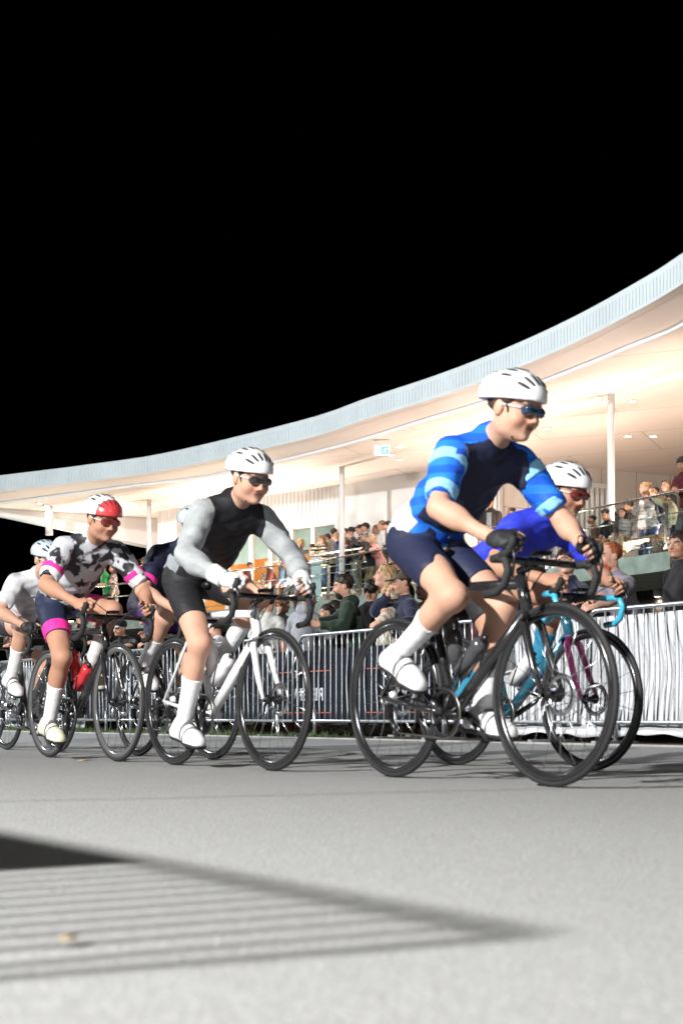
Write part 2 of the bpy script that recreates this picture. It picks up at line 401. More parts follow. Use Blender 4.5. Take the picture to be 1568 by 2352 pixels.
def leg_prims(Lg, sc, frac=2.0, off=0., loose=0., k=.04, fem=False, calf=True):
    rt, rk, rs, ra = .083 * sc, .056 * sc, .05 * sc, .036 * sc
    if off and loose: rt *= 1.0
    P = []; u = unit(Lg['kn'] - Lg['hip'])
    if frac <= 1.001:
        c = Lg['hip'] + (Lg['kn'] - Lg['hip']) * frac
        P.append(cap(Lg['hip'], Lg['kn'], rt + off, rk + off + loose, k=k, cuts=[(u, c)]))
        fq = unit(Lg['ft'] - u * (Lg['ft'] @ u)); qd = ell(Lg['hip'] + (Lg['kn'] - Lg['hip']) * .48 + fq * .022 * sc, V(.062, .05, .15) * sc + off, frame(fq, -u), k=.04, cuts=[(u, c)]); P.append(qd)
    else:
        P.append(cap(Lg['hip'], Lg['kn'], rt + off, rk + off + loose, k=k))
        d = unit(Lg['an'] - Lg['kn']); c = Lg['kn'] + (Lg['an'] - Lg['kn']) * (frac - 1)
        P.append(cap(Lg['kn'], Lg['an'], rs + off + loose, ra + off + loose * 1.4, k=k, cuts=[(d, c)] if off else ()))
        if not off:
            fq = unit(Lg['ft'] - u * (Lg['ft'] @ u)); lt_ = np.cross(fq, u)
            P.append(ell(Lg['hip'] + (Lg['kn'] - Lg['hip']) * .48 + fq * .022 * sc, V(.062, .05, .15) * sc, frame(fq, -u), k=.04))
            P.append(ell(Lg['hip'] + (Lg['kn'] - Lg['hip']) * .8 + fq * .024 * sc + lt_ * .026 * sc, V(.022, .022, .05) * sc, frame(fq, -u), k=.025)); P.append(ell(Lg['hip'] + (Lg['kn'] - Lg['hip']) * .8 + fq * .024 * sc - lt_ * .026 * sc, V(.022, .022, .05) * sc, frame(fq, -u), k=.025))
            P.append(ell(Lg['kn'] + unit(u - d + fq * .3) * .03 * sc, V(.03, .026, .034) * sc, frame(fq, -u), k=.025))
        if calf:
            back = unit(u - d) if np.linalg.norm(u - d) > .15 else -Lg['ft']
            back = -unit(Lg['ft'] - d * (Lg['ft'] @ d))
            P.append(ell(Lg['kn'] + d * .13 * sc + back * .018 * sc, V(.048, .05, .105) * sc + off + loose * .5, frame(back, -d), k=.03))
    return P
def foot_prims(Lg, sc, off=0.):
    ft = Lg['ft']; dn = Lg.get('dn', V(0, 0, -1)); dn = unit(dn - ft * (dn @ ft))
    an = Lg['an']; lt = np.cross(dn, ft)
    heel = an - ft * .04 * sc + dn * .048 * sc; ball = an + ft * .125 * sc + dn * .058 * sc; toe = an + ft * .175 * sc + dn * .062 * sc
    P = [cap(an, heel, .036 * sc + off, .034 * sc + off, k=.03), cap(an + dn * .01, ball, .036 * sc + off, .03 * sc + off, k=.035), cap(heel, ball, .033 * sc + off, .03 * sc + off, k=.03),
         cap(ball - lt * .014 * sc, toe - lt * .008 * sc, .03 * sc + off, .024 * sc + off, k=.03), cap(ball + lt * .014 * sc, toe + lt * .012 * sc, .03 * sc + off, .022 * sc + off, k=.03)]
    return P, (dn, an + dn * (.084 * sc))
def gaze(fw, up):
    f = unit(fw); r = unit(np.cross(f, up)); return np.stack([r, f, np.cross(r, f)], 1)
def head_xf(prims, c, HR, s):
    out = []
    for p in prims:
        q = dict(p)
        if q['t'] == 'c':
            q['a'] = c + HR @ (q['a'] * s); q['b'] = c + HR @ (q['b'] * s); q['ra'] *= s; q['rb'] *= s
        else:
            q['c'] = c + HR @ (q['c'] * s); q['r'] = q['r'] * s; q['R'] = HR @ q['R']
        if 'cuts' in q: q['cuts'] = [(HR @ np.array(n), c + HR @ (np.array(p0) * s)) for n, p0 in q['cuts']]
        out.append(q)
    return out
def head_prims(fem=False):
    j = .92 if fem else 1.
    P = [ell((0, -.012, .035), (.076, .097, .081), k=.02), ell((0, .03, -.03), (.061, .063, .083), k=.03), ell((0, .044, -.084), (.04 * j, .042, .03), k=.03),
         ell((.045, .0, -.06), (.022 * j, .05, .035), k=.03), ell((-.045, .0, -.06), (.022 * j, .05, .035), k=.03),
         cap((-.035, .082, .028), (.035, .082, .028), .012, k=.02),
         cap((0, .09, .012), (0, .112, -.03), .008, .0125, k=.012), cap((-.012, .1, -.034), (.012, .1, -.034), .0085, k=.01),
         cap((-.016, .088, -.056), (.016, .088, -.056), .008, k=.01), cap((-.014, .087, -.066), (.014, .087, -.066), .008, k=.01), ell((0, .08, -.096), (.02, .016, .014), k=.015)]
    for s in (-1, 1):
        P.append(ell((s * .034, .104, .002), (.019, .02, .012), k=.012, neg=True)); P.append(ell((s * .034, .078, .003), (.014, .0135, .011), k=.004))
        P.append(ell((s * .043, .062, -.035), (.026, .026, .022), k=.03)); P.append(ell((s * .077, -.014, -.01), (.009, .022, .032), k=.008))
    return P
HN = unit((0, -.15, .175)); HC = V(0, .084, .068)
def hair_prims(style):
    cut = [(-HN, HC)]
    base = ell((0, -.018, .043), (.086, .106, .088), k=.02, cuts=cut)
    if style == 'short': return [base], .004, 60
    if style == 'buzz': return [ell((0, -.014, .04), (.081, .101, .084), k=.02, cuts=[(-HN, HC + V(0, -.015, .01))])], .001, 60
    if style == 'receding': return [ell((0, -.024, .035), (.084, .1, .082), k=.02, cuts=[(-unit((0, -.6, .25)), (0, .03, .07))])], .003, 60
    if style == 'quiff': return [base, ell((0, .05, .105), (.062, .05, .03), k=.03), ell((0, -.02, .1), (.07, .07, .035), k=.03)], .006, 45
    if style == 'curly': return [ell((0, -.02, .055), (.1, .118, .1), k=.02, cuts=[(-HN, HC + V(0, -.01, .0))]), cap((.075, -.05, 0), (.07, -.07, -.1), .04, k=.03), cap((-.075, -.05, 0), (-.07, -.07, -.1), .04, k=.03)], .012, 60
    if style == 'mop': return [ell((0, -.014, .05), (.094, .11, .094), k=.02, cuts=[(-unit((0, -.1, .2)), (0, .09, .04))])], .006, 55
    if style == 'long': return [base, cap((.072, -.035, .02), (.08, -.035, -.14), .026, .028, k=.03), cap((-.072, -.035, .02), (-.08, -.035, -.14), .026, .028, k=.03),
        cap((.08, -.03, -.12), (.082, .01, -.27), .03, .018, k=.03), cap((-.08, -.03, -.12), (-.082, .01, -.27), .03, .018, k=.03),
        cap((0, -.075, .0), (0, -.085, -.2), .06, .055, k=.04), cap((.04, -.07, -.1), (.045, -.08, -.25), .045, .03, k=.04), cap((-.04, -.07, -.1), (-.045, -.08, -.25), .045, .03, k=.04)], .006, 50
    if style == 'pony': return [base, cap((0, -.1, .05), (0, -.145, .04), .026, .03, k=.02), cap((0, -.145, .04), (0, -.165, -.07), .032, .026, k=.02), cap((0, -.165, -.07), (0, -.15, -.19), .026, .01, k=.02)], .004, 60
    if style == 'bun': return [base, ell((0, -.1, .085), (.05, .048, .045), k=.015)], .006, 70
    return [base], .003, 60
def add(name, prims, h, m, parent, cuts=(), fold=0., fs=18., seed=0):
    v, q = sdf_mesh(prims, h, cuts, fold, fs, seed)
    if len(q) == 0: return None
    return mesh_np(name, v, q, m, parent)
def build_person(J, spec, loc, rz, h, hh, label, group, name='person', fine=True):
    """one continuous body mesh (the thing itself); clothing and hair are its children"""
    sc = J['sc']; fem = spec.get('fem', False); hs = J.get('hs', 1.0); seed = spec.get('seed', 0)
    slim = spec.get('slim', fem); T, (a, f, lat, Rm) = torso_prims(J, sc, fem)
    if spec.get('slim') and not fem: T = [grow(p, -.009) for p in T]
    HR, hc = J['HR'], J['head']
    neck = [cap(J['N'] - a * .03 * sc, hc + HR @ V(0, -.02, -.075) * hs, .058 * sc * (.88 if fem else 1), .05 * sc * (.88 if fem else 1), k=.03)]
    legs = []; feet = []
    for s in 'RL':
        legs += leg_prims(J[s], sc); feet += foot_prims(J[s], sc)[0]
    arms = [p for s in 'RL' for p in arm_prims(J[s], sc, fem=slim)]
    hp = head_xf(head_prims(fem), hc, HR, hs)
    body = T + neck + legs + feet + arms
    hands = {s: hand_prims(J[s]['wr'], J[s]['hd'], J[s]['pn'], 1 if s == 'R' else -1, J[s].get('curl', .5), sc, 1.0 if fine else 1.25, .006 if fine else .004) for s in 'RL'}
    if fine:
        parts = [sdf_mesh(body, h)]
        for s in 'RL':
            d = unit(J[s]['wr'] - J[s]['el'])
            parts.append(sdf_mesh(hands[s] + [cap(J[s]['wr'] - d * .05, J[s]['wr'] + unit(J[s]['hd']) * .015, .029 * sc * (.9 if fem else 1), .025 * sc * (.9 if fem else 1), k=.02)], .0052))
        parts.append(sdf_mesh(hp + [neck[0]], hh))
        V_, Q_, n = [], [], 0
        for pv, pq in parts: V_.append(pv); Q_.append(pq + n); n += len(pv)
        v, q = np.concatenate(V_), np.concatenate(Q_)
    else:
        v, q = sdf_mesh(body + hp + hands['R'] + hands['L'], h)
    hco = (v - hc) @ HR / hs
    far = np.linalg.norm(hco, axis=1) > .2
    hco[far] = (0, -1, 0)
    ob = mesh_np(name, v, q, spec['skin'], None, attrs={'head_co': hco})
    ob.location = loc; ob.rotation_euler = (0, 0, rz)
    tag(ob, label, 'person', group)
    # --- clothing
    t = spec.get('top')
    gh = h
    if t:
        o = t.get('off', .016); fr = t.get('sleeve', 2.0); P = [grow(p, o) for p in T]
        for s in 'RL':
            if fr > 0: P += arm_prims(J[s], sc, fr, o * .8, slim, t.get('loose', .006))
        Pv, up = J['P'], a
        P.append(cap(J['N'] - a * .02 * sc, J['N'] + unit(hc - J['N']) * t.get('collar', .03) * sc, .062 * sc + o * .4, .056 * sc + o * .3, k=.03, cuts=[(unit(hc - J['N']), J['N'] + unit(hc - J['N']) * t.get('collar', .03) * sc)]))
        if t.get('skirt'):                                   # a hem that hangs below the hips
            P.append(cap(Pv, Pv - J.get('up', V(0, 0, 1)) * t['skirt'], .14 * sc + o, .145 * sc + o, k=.06))
            P[-1] = ell(Pv - V(0, 0, t['skirt'] * .5), V(.17 * sc + o, .128 * sc + o, t['skirt'] * .8 + .1), P[0]['R'], k=.05)
        dn = -unit(a * .5 + J.get('up', V(0, 0, 1)) * .5)
        cuts = [(dn, Pv + dn * t.get('hem', .06) * sc)]
        if t.get('hood'): P.append(ell(J['N'] - f * .085 * sc + a * .03 * sc, V(.1, .055, .07) * sc, Rm, k=.03))
        g = add(t.get('name', 'top'), P, gh, t['mat'], ob, cuts, t.get('fold', .004), t.get('fs', 20), seed)
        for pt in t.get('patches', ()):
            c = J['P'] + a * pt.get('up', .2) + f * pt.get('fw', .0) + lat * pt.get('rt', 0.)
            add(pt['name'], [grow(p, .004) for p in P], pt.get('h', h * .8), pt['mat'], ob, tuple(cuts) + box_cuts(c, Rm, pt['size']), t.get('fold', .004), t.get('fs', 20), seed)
        for s in 'RL':
            for band in t.get('bands', ()):                 # coloured bands round the sleeve
                f0, f1 = band['from'], band['to']; A = J[s]; u = unit(A['el'] - A['sh'])
                if f1 <= 1.0: p0, p1 = A['sh'] + (A['el'] - A['sh']) * f0, A['sh'] + (A['el'] - A['sh']) * f1
                else:
                    u = unit(A['wr'] - A['el']); p0, p1 = A['el'] + (A['wr'] - A['el']) * (f0 - 1), A['el'] + (A['wr'] - A['el']) * (f1 - 1)
                pp = [dict(grow(p, .0045), cuts=()) for p in arm_prims(A, sc, fr, o * .8, slim, t.get('loose', .006))]; ct = (A['sh'] + A['wr']) / 2
                add('sleeve_band' if 'name' not in band else band['name'], pp, h * .8, band['mat'], ob, [(-u, p0), (u, p1)])
    b = spec.get('bottom')
    if b:
        o = b.get('off', .012); P = [grow(T[0], o), grow(T[1], o * .6)]
        for s in 'RL': P += leg_prims(J[s], sc, b.get('leg', 1.95), o, b.get('loose', .012))
        add(b.get('name', 'trousers'), P, gh, b['mat'], ob, [(a, J['P'] + a * b.get('waist', .13) * sc)], b.get('fold', .004), 22, seed + 1)
        if b.get('band'):
            for s in 'RL':
                A = J[s]; u = unit(A['kn'] - A['hip']); fr = b['leg']
                add('shorts_band', [dict(grow(p, .004), cuts=()) for p in leg_prims(A, sc, fr, o, b.get('loose', 0))], h * .8, b['band'], ob,
                    [(-u, A['hip'] + (A['kn'] - A['hip']) * (fr - .16)), (u, A['hip'] + (A['kn'] - A['hip']) * (fr + .012))])
    for s in 'RL':
        Lg = J[s]; P, (dn, c) = foot_prims(Lg, sc, .009)
        if spec.get('sock'):
            d = unit(Lg['an'] - Lg['kn']); pp = leg_prims(Lg, sc, 2.0, .005, 0)[1:]
            pp = [dict(p, cuts=()) for p in pp]
            add('sock', pp, gh, spec['sock'], ob, [(-d, Lg['kn'] + (Lg['an'] - Lg['kn']) * spec.get('sock_top', .5))])
        if spec.get('shoe'):
            sh = add('shoe', P, min(gh, .01), spec['shoe'] if s == 'R' else spec.get('shoe_left', spec['shoe']), ob, [(dn, c), (-dn, Lg['an'] - dn * .035 * sc)])
            if spec.get('sole') and fine:
                add('sole', [grow(p, .006) for p in P], min(gh, .008), spec['sole'], sh, [(dn, c + dn * .007), (-dn, c - dn * .013)])
        if spec.get('strap') and fine and spec.get('shoe'):
            ftd = Lg['ft']; q0 = Lg['an'] + ftd * .05 * sc
            for o_ in (0., .038): add('shoe_strap', [grow(p, .003) for p in P], .006, spec['strap'], sh, [(dn, c - dn * .015), (-ftd, q0 + ftd * o_), (ftd, q0 + ftd * (o_ + .017)), (-dn, Lg['an'] - dn * .03 * sc)])
        if spec.get('glove') and fine:
            hp_ = hands[s]; w_ = J[s]['wr']; hd_ = unit(J[s]['hd'])
            add('glove', [grow(p, .0035) for p in [hp_[0]] + [hp_[i] for i in (1, 3, 5, 7, 9)]] + [cap(w_ - hd_ * .0, w_ + hd_ * .03, .031 * sc, .03 * sc, k=.02)], .005, spec['glove'], ob, [(-hd_, w_ - hd_ * .012)], .0008, 90)
    # --- head wear
    hv = lambda prims: head_xf(prims, hc, HR, hs)
    he = hh if fine else h * .85
    if spec.get('hair') and spec['hair'] != 'bald':
        pr, fo, fs = hair_prims(spec['hair']); add('hair', hv(pr), he, spec['hairm'], ob, (), fo, fs, seed)
    if spec.get('beard'):
        pr = [ell((0, .04, -.072), (.06, .064, .056), k=.02), ell((0, .05, -.1), (.042, .046, .036), k=.02), ell((0, .095, -.046), (.03, .012, .008), k=.01), ell((0, .105, -.061), (.019, .02, .007), k=.004, neg=True)]
        add('beard', hv(pr), he, spec['beard'], ob, [(HR @ unit((0, -.45, 1.)), hc + HR @ V(0, .09, -.035) * hs), (HR @ V(0, -1, 0), hc + HR @ V(0, -.012, 0) * hs)], .002, 80)
    if spec.get('cap'):
        c1, c2 = spec['cap']
        co = add('cap', hv([ell((0, -.012, .046), (.087, .107, .082), k=.01)]), he, c1, ob, [(HR @ unit((0, .12, -1)), hc + HR @ V(0, 0, .034) * hs)])
        sgn = -1 if spec.get('cap_back') else 1
        add('visor', hv([ell((0, .1 * sgn, .044), (.07, .085, .012), k=.01)]), he * .8, c2, co, [(HR @ V(0, -sgn, 0), hc + HR @ V(0, .05 * sgn, 0) * hs)])
    if spec.get('glasses'):
        z = .095 if spec.get('glasses_up') else .005; y = .075 if spec.get('glasses_up') else .1
        pr = [ell((-.033, y, z), (.026, .01, .017), k=.004), ell((.033, y, z), (.026, .01, .017), k=.004), cap((-.07, y - .02, z + .004), (-.075, -.01, z), .004, k=.004), cap((.07, y - .02, z + .004), (.075, -.01, z), .004, k=.004), cap((-.02, y + .004, z + .004), (.02, y + .004, z + .004), .005, k=.004), cap((-.05, y, z + .006), (-.07, y - .02, z + .004), .005, k=.004), cap((.05, y, z + .006), (.07, y - .02, z + .004), .005, k=.004)]
        add('sunglasses', hv(pr), min(he, .006) if fine else he * .6, spec['glasses'], ob)
    if spec.get('shield'):
        pr = [ell((-.03, .093, .004), (.037, .02, .023), k=.02), ell((.03, .093, .004), (.037, .02, .023), k=.02)]
        so_ = add('sunglasses', hv(pr), .005, spec['shield'], ob, [(HR @ unit((0, .5, -1.)), hc + HR @ V(0, .09, -.018) * hs)])
        add('temple', hv([cap((-.06, .078, .01), (-.082, -.01, .006), .004, k=.003)]), .004, mat('temple_white', (.7, .7, .7), .4), so_); add('temple', hv([cap((.06, .078, .01), (.082, -.01, .006), .004, k=.003)]), .004, mat('temple_white', (.7, .7, .7), .4), so_)
    if spec.get('helmet'):
        hm = spec['helmet']
        pr = [ell((0, -.015, .045), (.103, .137, .1), k=.02), ell((0, -.1, .035), (.078, .075, .066), k=.04)]
        for x in (-.068, -.042, -.014, .014, .042, .068):
            for y0, y1 in ((-.13, -.07), (-.045, .01), (.035, .1)):
                zt = .045 + .1 * math.sqrt(max(0, 1 - (x / .1) ** 2))
                pr.append(cap((x, y0, zt - .012 - abs(y0) * .25), (x * .9, y1, zt - .006 - abs(y1) * .32), .0085, k=.006, neg=False))
                pr[-1]['negc'] = True
        solid = [p for p in pr if not p.get('negc')]; vents = [p for p in pr if p.get('negc')]
        cutp = [(HR @ unit((0, .16, -1)), hc + HR @ V(0, 0, .026) * hs)]
        he2 = add('helmet', hv(solid), hh * .9, hm[0], ob, cutp)
        vx = [ell((p['a'] + p['b']) / 2, (.0085, np.linalg.norm(p['b'] - p['a']) / 2 + .012, .012), k=.004, Rm=frame(p['b'] - p['a'], (0, 0, 1))) for p in vents]
        # vents: dark slots set into the shell surface
        vv = []
        for p in vx:
            c = p['c'] - V(0, -.015, .045); c = c / np.sqrt(((c / V(.103, .137, .1)) ** 2).sum()) * 1.0
            nrm = unit(c / V(.103, .137, .1) ** 2); q = dict(p); q['c'] = c + V(0, -.015, .045) - nrm * .004
            fw = p['R'][:, 1]; q['R'] = frame(fw - nrm * (fw @ nrm), nrm); q['r'] = V(.0085, .031, .0085); vv.append(q)
        [add('vent', hv([q]), hh * .7, hm[1], he2) for q in vv]
        if len(hm) > 2:
            add('stripe', hv([grow(p, .003) for p in solid]), hh * .8, hm[2], he2, cutp + [(HR @ V(0, -1, 0), hc + HR @ V(0, .055, 0) * hs)])
        st_ = [cap((s * .08, .02, .02), (s * .035, .055, -.105), .0045, k=.004) for s in (-1, 1)] + [cap((-.035, .055, -.105), (.035, .055, -.105), .0045, k=.004)]
        add('strap', hv(st_), .004, mat('strap_black', (.01, .01, .01), .7), he2)
    return ob
def box_cuts(c, Rm, size):
    out = []
    for i in range(3):
        for sg in (-1, 1): out.append((Rm[:, i] * sg, c + Rm[:, i] * sg * size[i] / 2))
    return tuple(out)
# ------------------------------------------------------------------ standing / leaning / seated spectators
def pose_spectator(sp, sc=1.0):
    lean = R(sp.get('lean', 4)); seat = sp.get('seat', False); fem = sp.get('fem', False); child = sc < .85
    J = dict(sc=sc, up=V(0, 0, 1), hs=(1.04 if sc > .9 else .97) * (1.02 if not fem else .97) * min(1.05, max(.9, sc)))
    hz = .5 if seat else .95 * sc; P = V(0, -.12 * math.sin(lean) * (not seat), hz)
    side = R(sp.get('side', 0))
    Nk = P + .53 * sc * unit(V(math.sin(side), math.sin(lean), math.cos(lean))); J['P'], J['N'] = P, Nk
    tw = R(sp.get('twist', 0)); lat = V(math.cos(tw), math.sin(tw), 0); a = unit(Nk - P); lat = unit(lat - a * (lat @ a)); J['lat'] = lat
    J['hipf'] = V(0, 1, 0); f = np.cross(a, lat)
    hy, hpi, hro = R(sp.get('yaw', 0)), R(sp.get('pitch', 0)), R(sp.get('roll', 0))
    fw = V(-math.sin(hy) * math.cos(hpi), math.cos(hy) * math.cos(hpi), math.sin(hpi))
    up = V(math.cos(hy) * math.sin(hro), math.sin(hy) * math.sin(hro), math.cos(hro)); J['HR'] = gaze(fw, up)
    nd = unit(V(0, math.sin(lean * .6), 1)); J['head'] = Nk + nd * (.1 * sc + .1 * J['hs']) + fw * .025 + V(0, 0, .01)
    sw = (.143 if fem else .168) * sc
    for s, sg in (('R', 1), ('L', -1)):
        A = {}; A['sh'] = Nk + lat * sg * sw - a * .058 * sc
        tgt = sp.get('hand' + s)
        if tgt is None:
            A['wr'] = A['sh'] + V(sg * .07, .04 + .3 * math.sin(lean), -.53) * sc; A['el'], A['wr'] = ik(A['sh'], A['wr'], .295 * sc, .255 * sc, V(sg * .4, -1, 0))
            A['hd'] = unit(A['wr'] - A['el']); A['pn'] = V(-sg, .2, 0); A['curl'] = .45
        else:
            pole = V(sg * .75, -.45, -.75)
            A['el'], A['wr'] = ik(A['sh'], np.array(tgt[:3], float), .295 * sc, .255 * sc, sp.get('pole' + s, pole))
            dd = unit(A['wr'] - A['el']); A['hd'] = unit(dd * .6 + np.array(sp.get('hd' + s, (-sg * .5, .3, .0)), float)); A['pn'] = np.array(sp.get('pn' + s, (-sg * .5, 0, -.8)), float); A['curl'] = sp.get('curl' + s, .6)
        if seat:
            A['hip'] = P + V(sg * .09 * sc, .02, -.02); A['kn'] = V(sg * .13 * sc, .44 * sc, .52); A['an'] = V(sg * .12 * sc, .46 * sc, .09)
        else:
            A['hip'] = P + V(sg * .088 * sc, 0, -.03 * sc); A['an'] = V(sg * (.105 + .02 * (sg > 0)) * sc, -.02 + .05 * sg * sp.get('stride', 1.), .085 * sc)
            A['kn'], A['an'] = ik(A['hip'], A['an'], .43 * sc, .42 * sc, V(sg * .1, 1, 0))
        A['ft'] = unit(V(sg * .22, 1, 0)); J[s] = A
    return J
def spectator(px, ytop, s, heading, sp, label, group, z0, fine, h, hh):
    """puts the crown of the head on the line of sight (px, ytop) at s metres across the road"""
    d = depth_at(px, s); top = on_ray(px, d, y=ytop)
    local = lambda w, rz, root: (Matrix.Rotation(-rz, 3, 'Z') @ Vector((np.array(w) - root).tolist()))
    rz = R(heading - 90); c, sn = math.cos(rz), math.sin(rz); rot = lambda v: V(c * v[0] - sn * v[1], sn * v[0] + c * v[1], v[2])
    J = pose_spectator(sp, 1.0); h1 = J['head'][2] + .118 * J['hs']
    if sp.get('seat'): sc = min(1.06, max(.6, (top[2] - z0 - .5) / (h1 - .5)))
    else: sc = min(1.12, max(.6, (top[2] - z0) / h1))
    for it in range(2):
        J = pose_spectator(sp, sc); root = V(top[0], top[1], z0) - rot(J['head'] * V(1, 1, 0))
        sp2 = dict(sp)
        for q in 'RL':
            w = sp.get('world' + q)
            if w is not None: sp2['hand' + q] = tuple(local(w, rz, root))
        J = pose_spectator(sp2, sc)
    spec = dict(sp.get('spec', {})); spec['fem'] = sp.get('fem', False); spec['seed'] = int(px) % 97
    return build_person(J, spec, tuple(root), rz, h, hh, label, group, fine=fine), J
# ------------------------------------------------------------------ racing bicycles (x forward, y left, z up; origin under the rear hub)
RUB = mat('tyre_rubber', (.012, .012, .013), .7, bump=.2, bscale=200)
CARB = mat('carbon_gloss', (.015, .015, .017), .22, var=.15, vscale=30, spec=.6, coat=.5)
STEEL = mat('polished_alloy', (.62, .63, .65), .25, 1.0, var=.1)
DARKM = mat('dark_alloy', (.05, .05, .055), .35, .8)
TAPE = mat('bar_tape_black', (.015, .015, .016), .75, bump=.4, bscale=120)
def bicycle(loc, rz, label, frame_m, fork_m, rim_m=CARB, tape=TAPE, bottle_m=None, crank=0., group='racing bicycles ridden along the road'):
    b = empty('racing_bicycle', loc, rz); tag(b, label, 'bicycle', group)
    T = lambda pts, r, seg=10: MB().tube(pts, r, seg)
    f = MB()
    f.tube([(.41, 0, .27), (.62, 0, .45), (.862, 0, .655)], [.026, .028, .024], 12); f.tube([(.25, 0, .775), (.55, 0, .772), (.823, 0, .757)], [.017, .018, .02], 12)
    f.tube([(.41, 0, .27), (.33, 0, .52), (.247, 0, .8)], [.02, .018, .017], 12); f.tube([(.866, 0, .632), (.817, 0, .79)], .024, 12)
    for s in (-1, 1):
        f.tube([(.40, s * .03, .27), (.2, s * .045, .3), (0, s * .065, .34)], [.013, .011, .009], 8)
        f.tube([(.26, s * .012, .7), (.22, s * .035, .66), (0, s * .062, .34)], [.009, .008, .008], 8)
    f.tube([(.41, -.045, .27), (.41, .045, .27)], .024, 12)
    fr = f.build('frame', frame_m, b)
    g = MB()
    for s in (-1, 1): g.tube([(.866, s * .012, .64), (.888, s * .042, .6), (.95, s * .05, .44), (1.0, s * .052, .34)], [.017, .017, .014, .009], 10)
    g.build('fork', fork_m, b)
    for hx in (0., 1.):
        w = empty('wheel', (hx, 0, .34), 0, b)
        MB().lathe([(.328 + .012 * math.cos(q), .012 * math.sin(q)) for q in np.linspace(0, 2 * math.pi, 11)[:-1]], (0, 0, 0), 1, 72).build('tyre', RUB, w)
        MB().lathe([(.319, -.0105), (.319, .0105), (.305, .0115), (.291, .006), (.288, 0), (.291, -.006), (.305, -.0115)], (0, 0, 0), 1, 72).build('rim', rim_m, w)
        sp = MB()
        for k in range(20):
            q = 2 * math.pi * k / 20 + .13; q2 = q + (.5 if k % 2 else -.5); sd = 1 if (k // 2) % 2 else -1
            sp.tube([(.022 * math.cos(q2), sd * .03, .022 * math.sin(q2)), (.291 * math.cos(q), 0, .291 * math.sin(q))], .0016, 4)
        sp.build('spokes', STEEL, w)
        MB().lathe([(.012, -.05), (.024, -.036), (.024, -.026), (.014, -.02), (.014, .02), (.024, .026), (.024, .036), (.012, .05)], (0, 0, 0), 1, 20, False).build('hub', DARKM, w)
        MB().lathe([(.08, .036), (.08, .039), (.058, .039), (.058, .036)], (0, 0, 0), 1, 32).build('brake_disc', STEEL, w)
        if hx == 0.:
            MB().lathe([(.052, -.018), (.05, -.022), (.042, -.03), (.032, -.044), (.014, -.046), (.014, -.018)], (0, 0, 0), 1, 24).build('cassette', STEEL, w)
    T([(.252, 0, .78), (.22, 0, .915)], .0136, 12).build('seat_post', CARB, b)
    v, q = sdf_mesh([ell((.16, 0, .935), (.075, .07, .02), k=.02), cap((.17, 0, .937), (.36, 0, .935), .024, .017, k=.04)], .008, [((0, 0, -1), (0, 0, .918))])
    mesh_np('saddle', v, q, mat('saddle_black', (.012, .012, .013), .45), b)
    hb = MB(); hb.tube([(.812, 0, .805), (.9, 0, .83)], .017, 12)
    pts = []
    hb.tube([(.905, -.21, .833), (.91, -.1, .835), (.91, .1, .835), (.905, .21, .833)], .0145, 10)
    hbo = hb.build('handlebar', CARB, b)
    for s in (-1, 1):
        MB().tube([(.905, s * .2, .833), (.95, s * .212, .836), (.985, s * .213, .825), (1.003, s * .214, .785), (.985, s * .216, .735), (.945, s * .218, .71), (.88, s * .22, .705)], .0155, 10).build('drop', tape, hbo)
        MB().tube([(.965, s * .213, .838), (1.0, s * .212, .85), (1.025, s * .211, .885), (1.028, s * .211, .905)], [.018, .018, .016, .011], 10).build('brake_hood', TAPE, hbo)
        MB().tube([(1.022, s * .211, .87), (1.035, s * .211, .83), (1.022, s * .211, .755)], [.006, .0065, .005], 6).build('brake_lever', DARKM, hbo)
    cb = MB()
    for s in (-1, 1): cb.tube([(1.0, s * .2, .86), (1.03, s * .15, .9), (1.0, s * .07, .86), (.9, s * .03, .79), (.85, s * .012, .72)], .0026, 6)
    cb.build('brake_hose', RUB, hbo)
    MB().box((.935, 0, .862), (.075, .045, .016)).build('bike_computer', mat('device_black', (.01, .01, .012), .25), b)
    cr = MB().lathe([(.098, -.048), (.1, -.046), (.098, -.043), (.08, -.044), (.08, -.047)], (.41, 0, .27), 1, 40)
    for k in range(5):
        q = 2 * math.pi * k / 5 + crank; cr.tube([(.41, -.047, .27), (.41 + .085 * math.cos(q), -.0465, .27 + .085 * math.sin(q))], [.012, .007], 6)
    cro = cr.build('chainring', DARKM, b)
    for sg, s in ((1, -1), (-1, 1)):
        c = V(.41, s * .06, .27); e = c + V(.17 * math.cos(crank) * sg, s * .008, .17 * math.sin(crank) * sg)
        MB().tube([c, e], [.015, .011], 10).build('crank_arm', CARB, b)
        MB().box(e + V(0, s * .05, 0), (.06, .07, .014)).tube([e, e + V(0, s * .05, 0)], .005, 8).build('pedal', DARKM, b)
    ch = MB(); lp = [(.41 + .1 * math.sin(q), -.046, .27 + .1 * math.cos(q)) for q in np.linspace(0, math.pi, 9)] + [(.06, -.036, .19)] + [(-.05 * math.sin(q), -.034, .34 - .05 * math.cos(q)) for q in np.linspace(.3, math.pi, 7)]; ch.tube(lp, .0042, 6, closed=True)
    ch.build('chain', mat('chain_steel', (.25, .24, .22), .35, 1.0), b)
    MB().box((.02, -.045, .28), (.03, .02, .06)).tube([(.03, -.04, .25), (.07, -.036, .185)], [.012, .008], 8).lathe([(.02, -.004), (.02, .004), (.006, .004), (.006, -.004)], (.06, -.036, .195), 1, 16).build('derailleur', DARKM, b)
